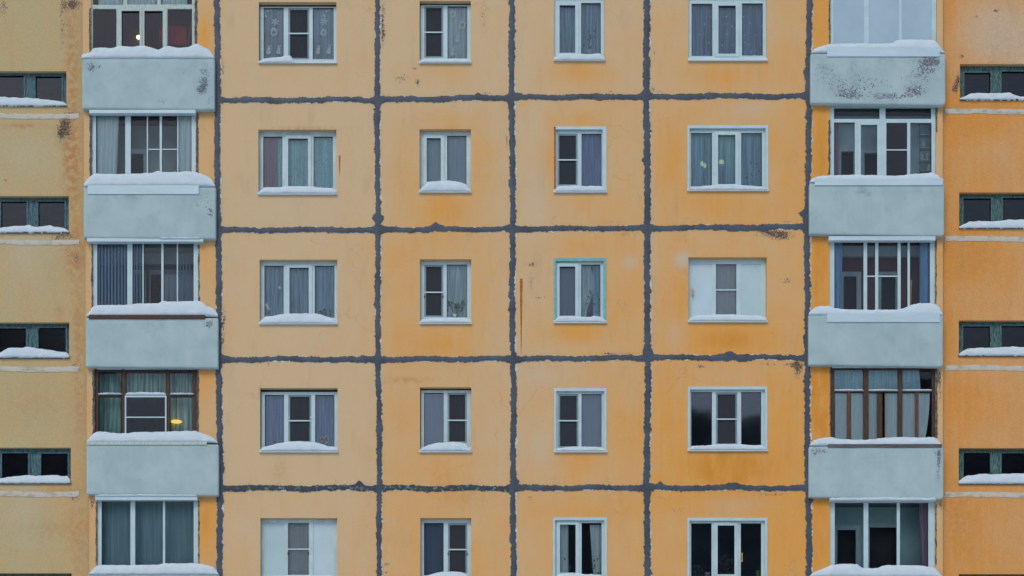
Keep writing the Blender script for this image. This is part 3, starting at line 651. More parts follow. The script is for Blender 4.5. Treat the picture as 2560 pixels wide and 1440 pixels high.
LOG_HOLES = []
def build_balcony(g, side, i):
    st = STY[g['style']]; P = parapet(g['par'], 3 if side == 'L' else 5, 'balcony', side == 'R')
    gl = wr(g['gl'], 0); LOG_HOLES.append((side, i, gl))
    bottom = wr((0, g['sb'], 1, g['sb'] + 3), GD)[1] - .03
    outer = (gl[0] + .002, bottom, gl[2] - .002, gl[3] - .002)
    holes = [wr(h, GD) for h in st['holes']]
    m = MB(); plate(m, outer, holes, -GD, -GD + .06); m.build('glazing_frame', st['m'], P, bevel=.004)
    for h in holes:
        h = (h[0], max(h[1], outer[1] + .03), h[2], h[3])
        if st.get('opaque'):
            m = MB(); m.box(h[0], h[2], -GD + .01, -GD + .025, h[1], h[3]); m.build('infill_panel', M_panelo, P)
        else:
            m = MB(); m.box(h[0], h[2], -GD + .03, -GD + .035, h[1], h[3]); m.build('pane', M_glassb, P)
            if st['m'] is M_pvc:
                m = MB(); plate(m, (h[0] + .0005, h[1] + .0005, h[2] - .0005, h[3] - .0005), [(h[0] + .008, h[1] + .008, h[2] - .008, h[3] - .008)], -GD + .018, -GD + .029); m.build('gasket', M_dark, P)
    for (o, hh) in st.get('sash', []):
        m = MB(); a = wr(o, GD + .015); b = wr(hh, GD + .015); a = (a[0], max(a[1], outer[1] + .01), a[2], a[3])
        plate(m, a, [(b[0], a[1] + .04, b[2], b[3])], -GD - .02, -GD - .001); m.build('sash', st['m'], P)
    for b in st.get('bars', []):
        m = MB(); wbox(m, b[:4], GD, .016); q = m.build('glazing_bar', M_pvc, P)
    for b in st.get('redbars', []):
        m = MB(); wbox(m, b[:4], GD + .012, .06); m.build('glazing_bar', M_redw if b[0] not in (2194,) else M_brownw, P)
    if 'screen' in st:
        (r, yb) = st['screen']; a = wr(r, GD + .03); m = MB(); z = W(0, yb, GD + .03).z
        plate(m, a, [(a[0] + .03, a[1] + .03, a[2] - .03, z - .012), (a[0] + .03, z + .012, a[2] - .03, a[3] - .035)], -GD - .03, -GD - .005); m.build('screen_frame', M_pvc, P)
        m = MB(); m.box(a[0] + .02, a[2] - .02, -GD - .018, -GD - .017, a[1] + .02, a[3] - .02); m.build('insect_screen', M_net, P)
    if 'net' in st:
        (r, yb) = st['net']; a = wr(r, GD); m = MB(); z = W(0, yb, GD).z
        m.box(a[0], a[2], -GD - .006, -GD + .004, z - .013, z + .013); m.build('screen_bar', M_pvc, P)
        m = MB(); m.box(a[0], a[2], -GD + .006, -GD + .007, a[1], a[3]); m.build('insect_screen', M_net, P)
        m = MB(); plate(m, (a[0] + .002, a[1], a[2] - .002, a[3] - .002), [(a[0] + .02, a[1] + .02, a[2] - .06, a[3] - .035)], -GD + .009, -GD + .016); m.build('screen_frame', M_screen_fr, P)
    if g.get('top'):
        m = MB(); wbox(m, g['top'], .115, .13); m.build('drip_trim', M_tin, P, bevel=.006)
    # ledge: sloping board carrying the snow, and its front flashing
    q = wr(g['par'], PD); zt = q[3]; zg = bottom + .03
    m = MB(); m.add([(q[0] + .01, -PD + .016, zt - .004), (q[2] - .01, -PD + .016, zt - .004), (gl[2], -.001, max(zt + .02, zg - .08)), (gl[0], -.001, max(zt + .02, zg - .08)),
               (q[0] + .01, -.001, zt - .03), (q[2] - .01, -.001, zt - .03)], [(0,1,2,3), (0,3,4), (1,5,2), (0,4,5,1), (3,2,5,4)])
    m.build('ledge', M_tin, P)
    if g.get('ledge'):
        mt = {'pvc_b': M_brownw, 'brown_a': M_oldw, 'brown_b': M_greyw}.get(g['style'], M_tin)
        m = MB(); L = wr(g['ledge'], PD + .02); m.box(L[0], L[2], -PD - .02, -PD + .02, L[1], L[3]); m.build('flashing', mt, P, bevel=.004)
    # loggia behind the glazing
    zf = wr(g['par'], 0)[1]; zc = gl[3] + .06; depth = .48 if g['style'] == 'pvc_d' else .72 if g['style'] in ('pvc_a', 'pvc_d', 'pvc_e', 'pvc_f') else 1.15
    x0, x1 = gl[0] - .0, gl[2] + .0
    bm_ = MB(); a = INT[g['style']]; bd = -depth
    dh = [wr(r, bd) for r in a[1]]
    dh = [(h[0], max(h[1], zf + .12), h[2], h[3]) for h in dh]
    plate(bm_, (x0 - .3, zf - .3, x1 + .3, zc + .3), dh, depth, depth + .08)
    bm_.box(x0 - .06, x0 - .001, .17, depth, zf, zc); bm_.box(x1 + .001, x1 + .06, .17, depth, zf, zc)
    bm_.box(x0, x1, .17, depth, zc, zc + .06); bm_.box(x0, x1, .17, depth, zf - .06, zf + .02)
    bm_.build('loggia_walls', INT_M[g['style']], P)
    for h in dh:
        m = MB(); plate(m, (h[0] - .08, h[1], h[2] + .08, h[3] + .08), [(h[0] + .02, h[1] + .1, h[2] - .02, h[3] - .02)], depth - .04, depth - .003)
        m.build('balcony_door', M_pvc2, P)
        m = MB(); m.box(h[0], h[2], depth + .2, depth + .25, h[1], h[3]); m.build('door_dark_backing', M_intd, P)  # opaque near-black sheet, the dimness of the room behind painted in
    return P
balL = [build_balcony(g, 'L', i) for i, g in enumerate(LG)]
balR = [build_balcony(g, 'R', i) for i, g in enumerate(RG)]

# bay walls round the balcony glazing
ZL = [-80, 245, 571, 895, 1220, 1545]
for side, GG in (('L', LG), ('R', RG)):
    for k in range(5):
        zt = W(0, ZL[k] + 20).z; zb = W(0, ZL[k + 1] + 20).z
        if side == 'L': x0 = W([207, 210, 214, 217, 223][k], 0).x; x1 = W(vx(0, 700), 0).x
        else: x0 = W(vx(4, 700), 0).x; x1 = W(2357, 0).x
        hs = []
        for (sd, i, gl) in LOG_HOLES:
            if sd == side:
                pr = wr(GG[i]['par'], 0); hs.append((gl[0], pr[3] - .12, gl[2], gl[3]))
        hs = [h for h in hs if h[1] < zt and h[3] > zb]
        mb = MB(); plate(mb, (x0, zb, x1, zt), hs, 0.0, 0.16, step=.05, attr=wall_attr(0), rim=False)
        mb.build('bay_wall', M_wall, bld, attr=True)

# ragged mortar filling beside some of the glazing
def ragged(name, pts, hw, d0, d1, m, seed, step=2.5, vert=True, rag=2.5, bl=(), parent=bld, gate=None, fine=1.0):
    """strip following pts (list of pixel points) with torn edges; hw half-width in pixels; bl: extra bulges (pos, side, size, spread)"""
    a = pts[0][1] if vert else pts[0][0]; b = pts[-1][1] if vert else pts[-1][0]
    n = max(2, int(abs(b - a) / step)); L = []; Rr = []
    for i in range(n + 1):
        s_ = a + (b - a) * i / n
        c = lerp([((p[1], p[0]) if vert else p) for p in pts], s_)
        def w(sd):
            v = hw + rag * noise.fractal(Vector((s_ * .05 * fine, seed * 7.3 + sd * 31, 0)), .45, 2.2, 6) * .95 + rag * .9 * noise.noise(Vector((s_ * .31, seed + sd * 9, 2))) + rag * 1.1 * max(0, noise.noise(Vector((s_ * .17, seed + sd * 5, 7))) - .25) * random.random() * 3
            for (pos, q, size, spread) in bl:
                if q == sd or q == 0: v += size * math.exp(-((s_ - pos) / spread) ** 2)
            if gate: v *= gate(s_, sd)
            return max(.3, v)
        lo = c - w(-1); hi = c + w(1)
        if vert: L.append(W(lo, s_, d1)); Rr.append(W(hi, s_, d1))
        else: L.append(W(s_, hi, d1)); Rr.append(W(s_, lo, d1))
    vs = []; fs = []
    for l, r in zip(L, Rr):
        mid = (l + r) / 2; mid.y -= .004
        vs += [l, mid, r, Vector((l.x, -d0, l.z)), Vector((r.x, -d0, r.z))]
    for i in range(n):
        o = i * 5; p = o + 5; fs += [(o, o+1, p+1, p), (o+1, o+2, p+2, p+1), (o+3, o, p, p+3), (o+2, o+4, p+4, p+2)]
    fs += [(0, 1, 2, 4, 3), (n*5, n*5+3, n*5+4, n*5+2, n*5+1)]
    mb = MB(); mb.add(vs, fs); return mb.build(name, m, parent)
for (x, y0, y1, hw, sd) in [(226.5,284,442,2.4,1),(493,284,438,3,2),(230,604,770,1.5,3),(497,610,752,1.6,4),(234,926,1085,2.6,5),(495,920,1078,2,6),(241,1255,1412,1.5,7),(497,1252,1408,1.2,8),(490,0,110,3,9),(225,20,130,2,10),
                       (2074,0,108,1.8,11),(2073.5,300,436,2.2,12),(2076,920,1090,1.4,13),(2341,915,1095,3,14),(2340,1260,1412,1.6,15),(2340,600,760,1.4,16),(2341.5,266,330,2,17)]:
    ragged('mortar_fill', [(x, y0), (x, y1)], hw, 0, .006, M_mortar, sd * 1.3, rag=1.6)

# sealant in the joints ------------------------------------------------------
VB = {0: [(1170, 1, 4, 12)], 1: [(545, 0, 9, 9), (720, -1, 4, 12), (290, 0, 3, 14), (760, -1, 4, 8)], 2: [(1205, 1, 6, 8), (460, -1, 2, 12)], 3: [(400, -1, 5, 9), (160, 1, 3, 9), (240, 0, 4, 8), (880, 0, 5, 14)],
      4: [(180, -1, 8, 12), (535, -1, 12, 9), (570, 0, 4, 14), (230, 0, 3, 14), (850, 0, 3, 20)]}
for j in range(5):
    pts = [(vx(j, y) + 1.2 * math.sin(y * .012 + j), y) for y in range(-240, 1700, 40)]
    hw = [7.2, 6.3, 7.0, 7.6, 7.0][j]
    bl = list(VB[j]) + [(HY[k][j], 0, 3.0, 9) for k in range(1, 5)]
    ragged('primer_edge', [(x + 1.8, y) for x, y in pts], hw - .6, 0, .004, M_primer, 50 + j, rag=4.2)
    ragged('joint_sealant', pts, hw, 0.0, .012, M_seal, 3 + j * 2.1, rag=3.1, bl=bl)
HB = {1: [(1195, -1, 7, 8), (1745, -1, 3, 40), (1500, 1, 4, 9), (690, 1, 4, 20), (1110, 1, 2, 20)], 2: [(1090, -1, 10, 11), (950, 0, 3, 16), (1905, 1, 4, 20), (1840, 0, 2, 30)],
      3: [(1825, -1, 9, 13), (1800, -1, 4, 16), (1860, 1, 5, 20), (905, 1, 4, 12)], 4: [(898, -1, 12, 9), (1650, -1, 9, 6), (1830, -1, 5, 20), (600, 1, 3, 20), (770, 1, 3, 12)]}
for k in range(1, 5):
    for j in range(4):
        xa = vx(j, HY[k][j]) + 5; xb = vx(j + 1, HY[k][j + 1]) - 5
        pts = [(xa + (xb - xa) * i / 24, HY[k][j] + (HY[k][j+1] - HY[k][j]) * i / 24 + 1.4 * math.sin(i * .5 + j + k * 2)) for i in range(25)]
        bl = [b for b in HB[k] if xa < b[0] < xb] + [(xa, 0, 3, 12), (xb, 0, 3, 12)]
        ragged('primer_edge', [(x, y + 1.0) for x, y in pts], 6.2, 0, .003, M_primer, 90 + k * 5 + j, vert=False, rag=3.0)
        ragged('joint_sealant', pts, 6.4, 0.0, .010, M_sealworn if k == 4 and j < 2 else M_seal, 20 + k * 5 + j, vert=False, rag=2.6, bl=bl)

# rust runs
def run(px, y0, y1, w):
    mb = MB(); n = 14; vs = []
    for i in range(n + 1):
        y = y0 + (y1 - y0) * i / n; h = w * (1 - i / n) ** .8 * (.8 + .4 * random.random()) + .15
        a = W(px - h, y, .002); b = W(px + h, y, .002); vs += [a, b]
    mb.add(vs, [(2*i, 2*i+1, 2*i+3, 2*i+2) for i in range(n)]); mb.build('rust_run', M_rust, bld)
run(849, 389, 440, 2.2); run(1303, 697, 888, 3.6); run(1267, 340, 372, 1.0); run(671, 905, 915, 1.2)

# stair walls -----------------------------------------------------------------
SD = -0.09
SW = [('L', (-95,178,166,265), [(-88,188,-18,262),(4-10,188,61,262),(88,190,156,262)]), ('L', (-92,490,172,582), [(-85,500,-12,580),(2,503,68,580),(95,503,163,580)]),
      ('L', (-92,806,173,895), [(-84,817,-12,893),(-2,820,67,893),(95,819,166,893)]), ('L', (-90,1119,177,1209), [(-82,1130,-8,1207),(4,1132,72,1207),(102,1133,171,1207)]), ('L', (-88,1433,179,1524), [(-80,1445,-6,1520),(6,1446,74,1520),(104,1446,173,1520)]),
      ('R', (2400,160,2665,250), [(2409,181,2477,248),(2502,178,2570,248),(2592,178,2655,248)]), ('R', (2398,481,2664,571), [(2407,495,2478,569),(2505,494,2573,569),(2592,494,2655,569)]),
      ('R', (2397,801,2664,890), [(2406,815,2476,888),(2502,814,2572,888),(2592,814,2655,888)]), ('R', (2397,1120,2664,1210), [(2407,1131,2476,1208),(2502,1132,2572,1208),(2592,1132,2655,1208)]), ('R', (2397,1435,2664,1525), [(2407,1446,2476,1520),(2502,1446,2572,1520),(2592,1446,2655,1520)])]
stairs = {}
for n_, (side, op, pn) in enumerate(SW):
    r = n_ % 5 + 1; fd = SD - .10
    q = wr(op, SD); outer = (q[0] + .002, q[1] + .002, q[2] - .002, q[3] - .002)
    m = MB(); holes = [wr(p, fd) for p in pn]; holes = [(h[0], max(h[1], outer[1] + .05), h[2], h[3]) for h in holes]
    plate(m, outer, holes, -fd, -fd + .07); wd = m.build('stair_window', M_tealw if side == 'L' else M_tealw2, bld, bevel=.006)
    stairs[(side, r)] = wd
    for h in holes:
        s = MB(); plate(s, (h[0] - .028, h[1] - .01, h[2] + .028, h[3] + .022), [(h[0] + .012, h[1] + .02, h[2] - .012, h[3] - .012)], -fd - .016, -fd - .001); s.build('sash', M_tealw if side == 'L' else M_tealw2, wd)
        s = MB(); s.box(h[0], h[2], -fd + .03, -fd + .034, h[1], h[3]); s.build('pane', M_glassd if r < 4 else M_glassd, wd)
    s = MB(); s.box(q[0] - .01, q[2] + .01, -SD - .035, -fd - .02, q[1] - .012, q[1] + .012); s.build('sill', M_greyw, wd)
for side in 'LR':
    xs = (W(-260, 0, SD).x, W(226, 0, SD).x) if side == 'L' else (W(2352, 0, SD).x, W(2820, 0, SD).x)
    ops = [wr(o, SD) for (s_, o, p) in SW if s_ == side]
    bands = [-30, 291, 606, 924, 1236, 1552] if side == 'L' else [-36, 279, 597, 920, 1237, 1552]
    for k in range(5):
        z1 = W(0, bands[k], SD).z; z0 = W(0, bands[k + 1], SD).z
        hs = [o for o in ops if o[1] < z1 and o[3] > z0]
        m = MB(); plate(m, (xs[0], z0, xs[1], z1), hs, -SD, -SD + .15, step=.05, attr=wall_attr(SD), rim=False)
        m.build('stair_wall', M_stair if side == 'L' else M_stairR, bld, attr=True)
    for k in range(1, 5):
        y = bands[k]
        pts = [(x, y + (-3 if side == 'L' else 0) * (1 - (x + 60) / 270 if side == 'L' else 0) * (1 if side == 'L' else 0) + 1.2 * math.sin(x * .02)) for x in (range(-250, 212, 14) if side == 'L' else range(2362, 2810, 14))]
        ragged('joint_band', pts, 6.2, SD, SD + .008, M_band, 120 + k * 3 + (side == 'R'), vert=False, rag=1.6, fine=.6)

# mass of the building round the part the picture shows
m = MB()
ztop, zbot = W(0, -80).z, W(0, 1545).z
xl, xr = W(-260, 0).x, W(2820, 0).x
m.box(xl - 8, xl - .001, 0.09, 10, 0, ztop + 3); m.box(xr + .001, xr + 8, .09, 10, 0, ztop + 3)
m.box(xl, xr, 0.0, 10, W(0, -60).z + .002 if False else ztop + .001, ztop + 3); m.box(xl, xr, 0.0, 10, 0, zbot - .2)
m.build('outer_wall', M_wall, bld)
m = MB(); m.box(xl - 8.3, xr + 8.3, -.3, 10.3, ztop + 3.001, ztop + 3.3); m.build('roof', M_mortar, bld)
# rooms behind the windows
m = MB()
for k in range(6):
    z = W(0, ZL[k]).z; m.box(W(552, 0).x, W(2014, 0).x, .162, 3.2, z - .1, z + .1)
for j in range(5):
    x = W(vx(j, 700), 0).x; m.box(x - .06, x + .06, .163, 3.2, zbot - .3, ztop + .3)
m.box(W(540, 0).x, W(2030, 0).x, 3.2, 3.3, zbot - .3, ztop + .3)
m.build('room_walls', M_int, bld)
m = MB()
for side in 'LR':
    a, b = (xl, W(215, 0).x) if side == 'L' else (W(2358, 0).x, xr)
    m.box(a, b, 1.6, 1.7, zbot - .3, ztop + .3)
    m.box(a, a + .05, .3, 1.6, zbot, ztop); m.box(b - .05, b, .3, 1.6, zbot, ztop)
    for k in range(6):
        z = W(0, ZL[k] + 40).z; m.box(a + .05, b - .05, .3, 1.6, z - .08, z + .08)
m.build('stairwell_walls', M_stairint, bld)
# closing slabs behind the outer edges so that no daylight leaks in
m = MB(); m.box(xl, xr, 3.4, 3.5, zbot - .4, ztop + .4); m.build('rear_wall', M_intd, bld)

# ------------------------------------------------------------------ snow
def snow(prof, ybot, df, db, label, seed, group, rough=1.0):
    """drift: prof pixel points of its crest (at depth db); foot along ybot at depth df"""
    x0, x1 = prof[0][0], prof[-1][0]; n = max(10, int((x1 - x0) / 3.2)); K = 9; vs = []; fs = []
    for i in range(n + 1):
        px = x0 + (x1 - x0) * i / n; py = lerp(prof, px); py2 = (lerp(prof, px - 3) + lerp(prof, px + 3) + py * 2) / 4 + (1.3 * noise.noise(Vector((px * .07, seed + 11, 0))) + .8 * noise.noise(Vector((px * .25, seed + 12, 0)))) * min(1, (px - x0) / 12, (x1 - px) / 12)
        dm = db + (df - db) * .25
        top = W(px, py2, dm); zb = W(px, ybot, df).z + (.007 * noise.noise(Vector((px * .06, seed, 0))) + .007 * noise.noise(Vector((px * .3, seed, 4)))) * rough
        h = max(.004, top.z - zb)
        over = .012 + .012 * noise.noise(Vector((px * .03, seed + 4, 0)))
        for k in range(K + 1):
            t = k / K * R(90)
            d = df + over * math.sin(k / K * math.pi) - (df - db) * (1 - math.cos(t)) ** .9
            z = zb + h * math.sin(t) ** .85
            wob = (.009 * noise.noise(Vector((px * .04, k * .6, seed))) + .005 * noise.noise(Vector((px * .15, k * .9, seed + 3)))) * rough
            p = W(px, 0, d); vs.append((p.x, -d + wob, z + (.006 * noise.noise(Vector((px * .12, k * .5, seed + 8))) * rough if k < K else 0)))
        p = W(px, 0, db); vs.append((p.x, -db, zb - .01))
    m_ = K + 2
    for i in range(n):
        for k in range(m_ - 1): a = i * m_ + k; fs.append((a, a + m_, a + m_ + 1, a + 1))
        fs.append((i * m_ + m_ - 1, (i + 1) * m_ + m_ - 1, (i + 1) * m_, i * m_))
    fs.append(tuple(range(m_ - 1, -1, -1))); fs.append(tuple(range(n * m_, n * m_ + m_)))
    mb = MB(); mb.add(vs, fs); o = mb.build('snow_drift', M_snow, None, smooth=True)
    tag(o, label, 'snow', group); return o
BS = {0: ('lumpy snow bank with a dip below the old white wooden balcony glazing', 'thin snow with a thick slab at its right end below opaque white balcony glazing'),
      1: ('thick smooth snow bank over a white flashing on the left balcony with open lace curtains', 'thin even snow on the right balcony with a top light row and an insect screen'),
      2: ('snow bank over a brown board on the left balcony with blue vertical blinds', 'snow hollowed in the middle on the right balcony with blue curtains and a yellow board'),
      3: ('snow bank over a peeling ledge on the left balcony with dark brown glazing', 'snow between dark wooden posts on the right balcony with lace curtains'),
      4: ('snow bank at the lower left edge under plain grey green balcony glazing', 'snow notched in the middle at the lower right under glazing with a rose curtain')}
for i in range(5):
    snow(LG[i]['snow'], LG[i]['sb'], PD + .012, .0, BS[i][0], 10 + i, 'snow banks on the balconies')
    snow(RG[i]['snow'], RG[i]['sb'], PD + .012, .0, BS[i][1], 30 + i, 'snow banks on the balconies')
WS = {(1,1): ([(649,156),(660,147),(700,143),(713,139),(722,137),(730,140),(732,150),(735,156)], 156, 'small snow lump on the left half of the sill under paper snowflakes'),
 (1,2): ([(648,483),(655,473),(663,468),(700,468),(720,465),(770,466),(784,466),(800,469),(832,470),(838,475),(841,483)], 483, 'even snow strip on the sill of the three pane window with a pink curtain'),
 (1,3): ([(650,808),(657,796),(665,791),(680,790),(700,785),(715,783),(790,783),(806,786),(818,792),(832,795),(842,808)], 808, 'flat topped snow mound on the sill below a tilted white stick in the pane'),
 (1,4): ([(652,1127),(658,1117),(668,1115),(690,1109),(715,1104),(745,1102),(780,1104),(800,1108),(822,1115),(838,1118),(844,1127)], 1127, 'long arched snow mound on the sill beside the flowers'),
 (1,5): ([(653,1450),(658,1441),(700,1438),(770,1437),(830,1438),(843,1450)], 1450, 'snow at the lower picture edge below the window with two blank white panels, left side'),
 (2,1): ([(1051,156),(1058,149),(1080,148),(1140,149),(1170,150),(1177,156)], 156, 'thin snow film on the sill of the two pane window with paper figures'),
 (2,2): ([(1050,477),(1057,466),(1066,457),(1078,453),(1100,451),(1130,451),(1150,454),(1162,458),(1170,466),(1176,477)], 478, 'tall domed snow heap on the sill of the two pane window with grey blinds'),
 (2,3): ([(1051,806),(1058,799),(1080,796),(1120,794),(1165,795),(1177,806)], 806, 'thin snow film on the sill below the potted flower beside a dark screen'),
 (2,4): ([(1052,1127),(1058,1117),(1068,1113),(1090,1107),(1110,1105),(1130,1104),(1152,1105),(1164,1109),(1171,1116),(1178,1127)], 1127, 'snow mound leaning right on the sill below the purple curtain'),
 (2,5): ([(1054,1450),(1062,1441),(1080,1434),(1105,1429),(1135,1428),(1158,1431),(1170,1437),(1178,1450)], 1450, 'snow mound at the lower picture edge below a slate blue blind'),
 (3,1): ([(1386,150),(1393,140),(1400,134),(1440,133),(1470,136),(1500,133),(1508,140),(1513,150)], 150, 'snow strip on the sill of the top third column window with a plant'),
 (3,2): ([(1389,478),(1393,467),(1410,464),(1444,463),(1460,465),(1500,465),(1508,468),(1516,478)], 478, 'snow strip on the sill beside the rusty window edge'),
 (3,3): ([(1386,804),(1393,794),(1400,790),(1430,790),(1450,792),(1475,792),(1485,789),(1500,791),(1508,795),(1515,804)], 804, 'snow strip on the sill of the turquoise trimmed window'),
 (3,4): ([(1388,1127),(1395,1121),(1420,1117),(1450,1116),(1490,1117),(1508,1121),(1515,1127)], 1127, 'thin snow strip on the sill of the third column window reflecting pale sky'),
 (3,5): ([(1384,1450),(1392,1438),(1420,1432),(1450,1434),(1500,1437),(1517,1450)], 1450, 'snow at the lower picture edge below the window with parted white curtains'),
 (4,2): ([(1722,474),(1728,467),(1760,465),(1800,461),(1838,460),(1860,463),(1905,467),(1912,469),(1918,474)], 474, 'low snow strip on the sill below the lit chandelier'),
 (4,3): ([(1722,802),(1728,793),(1745,788),(1790,786),(1830,785),(1860,787),(1902,789),(1910,793),(1917,802)], 802, 'low snow strip on the sill below two blank white panels, right side'),
 (4,4): ([(1722,1124),(1728,1115),(1770,1113),(1790,1110),(1850,1110),(1880,1113),(1905,1112),(1912,1117),(1918,1124)], 1124, 'low snow strip with a nick on the sill of the window reflecting a dark hill')}
for (c, r), (pf, yb, lb) in WS.items():
    fd = SHAL if WIN[(c, r)].get('shallow') else DEEP
    snow(pf, yb, .05, fd + .012, lb, c * 10 + r, 'snow drifts on the flat window sills')
SS = {('L',1): ([(-94,262),(-85,247),(-40,242),(0,241),(30,243),(58,245),(63,243),(80,245),(110,248),(140,252),(155,254),(162,258),(167,263)], 264, 'snow tapering to the right on the top left stair window'),
 ('L',2): ([(-92,580),(-70,568),(-20,571),(0,570),(20,566),(60,564),(72,561),(85,567),(105,566),(125,563),(140,567),(160,570),(172,578)], 581, 'ragged snow strip on the second left stair window'),
 ('L',3): ([(-92,892),(-60,880),(-20,885),(2,880),(22,868),(60,869),(68,866),(80,868),(120,874),(150,879),(166,880),(173,888)], 894, 'pointed snow heap sloping right on the third left stair window'),
 ('L',4): ([(-90,1206),(-60,1200),(0,1196),(30,1191),(70,1187),(90,1189),(140,1187),(158,1190),(170,1189),(176,1200)], 1208, 'full width snow strip on the fourth left stair window'),
 ('R',1): ([(2400,248),(2410,243),(2425,234),(2440,232),(2500,233),(2525,231),(2535,236),(2550,242),(2575,243),(2640,238),(2664,247)], 249, 'flat topped snow with a dip on the top right stair window'),
 ('R',2): ([(2398,568),(2410,561),(2425,554),(2445,552),(2490,553),(2520,549),(2560,548),(2640,552),(2664,568)], 570, 'snow rising to the right on the second right stair window'),
 ('R',3): ([(2397,886),(2405,878),(2420,871),(2440,869),(2490,869),(2520,866),(2560,867),(2640,870),(2664,886)], 889, 'smooth snow pillow on the third right stair window'),
 ('R',4): ([(2397,1203),(2408,1193),(2420,1188),(2435,1188),(2450,1184),(2490,1185),(2530,1183),(2560,1183),(2640,1188),(2664,1204)], 1209, 'bumpy snow pillow on the fourth right stair window')}
for (sd, r), (pf, yb, lb) in SS.items():
    snow(pf, yb, SD + .04, SD - .085, lb, r * 3 + (sd == 'R') * 7, 'snow drifts on the stair window sills', 1.6)
# snow lying on glazing bars of the wooden balconies
for (x0, x1, y, th, lb) in [(245,304,985,3,'snow line on the left transom of the brown left balcony glazing'),(425,485,985,3,'snow line on the right transom of the brown left balcony glazing'),(314,415,987,7,'thicker snow on top of the white screen in the brown left balcony glazing'),
        (2086,2159,976,3,'snow line on the left transom of the brown right balcony glazing'),(2171,2245,976,3,'snow line on the middle transom of the brown right balcony glazing'),(2256,2330,976,3,'snow line on the right transom of the brown right balcony glazing'),
        (2080,2338,918,4,'long snow line on the head of the brown right balcony glazing'),(243,306,922,4,'snow line left on the head of the brown left balcony glazing'),(310,416,922,4,'snow line centred on the head of the brown left balcony glazing'),(421,486,922,4,'snow line right on the head of the brown left balcony glazing'),
        (2074,2340,1250,7,'rounded snow on the head of the lowest right balcony glazing'), (240,492,1240,4,'thin snow on the head trim of the lowest left balcony glazing'), (400,500,596,3,'thin snow on the head trim above the blue vertical blinds')]:
    db = .10 if y in (1240, 596, 1250) else GD + .004
    snow([(x0, y), (x0 + 2, y - th * .8), ((x0 + x1) / 2, y - th), (x1 - 2, y - th * .8), (x1, y)], y, db + .035, db, lb, x0, 'thin snow on glazing bars', .4)

# ------------------------------------------------------------------ curtains and blinds
def curtain(x0, y0, x1, y1, d, m, label, amp=.02, fold=.11, edge=None, cat='curtain', name='curtain', bottom=None, seed=None):
    if x0 > 1380 and d == CD and not (1720 < x0 < 1920 and 640 < y0 < 700): d = -.155
    q = wr((x0, y0, x1, y1), d); n = max(6, int((q[2] - q[0]) / .018)); K = 10; vs = []; fs = []; sd = seed if seed is not None else x0 * .013 + y0 * .007
    for i in range(n + 1):
        u = i / n; x = q[0] + (q[2] - q[0]) * u
        for k in range(K + 1):
            v = k / K; z = q[3] + (q[1] - q[3]) * v
            ph = x / fold * 6.283 + 2.2 * noise.noise(Vector((x * 2.3, sd, v * .3)))
            A = amp * (.45 + .75 * v) * (1 + .6 * noise.noise(Vector((x * 3.1, sd + 5, 0))))
            xx = x
            if edge: xx = q[0] + (q[2] - q[0]) * (edge(v)[0] + (edge(v)[1] - edge(v)[0]) * u)
            vs.append((xx, -d + A * math.sin(ph), z))
    for i in range(n):
        for k in range(K): a = i * (K + 1) + k; fs.append((a, a + K + 1, a + K + 2, a + 1))
    mb = MB(); mb.add(vs, fs); o = mb.build(name, m, None, smooth=True); tag(o, label, cat, {'curtain': 'curtains behind the glass', 'blind': 'blinds behind the glass'}[cat]); return o
CD = -.205
C = CL
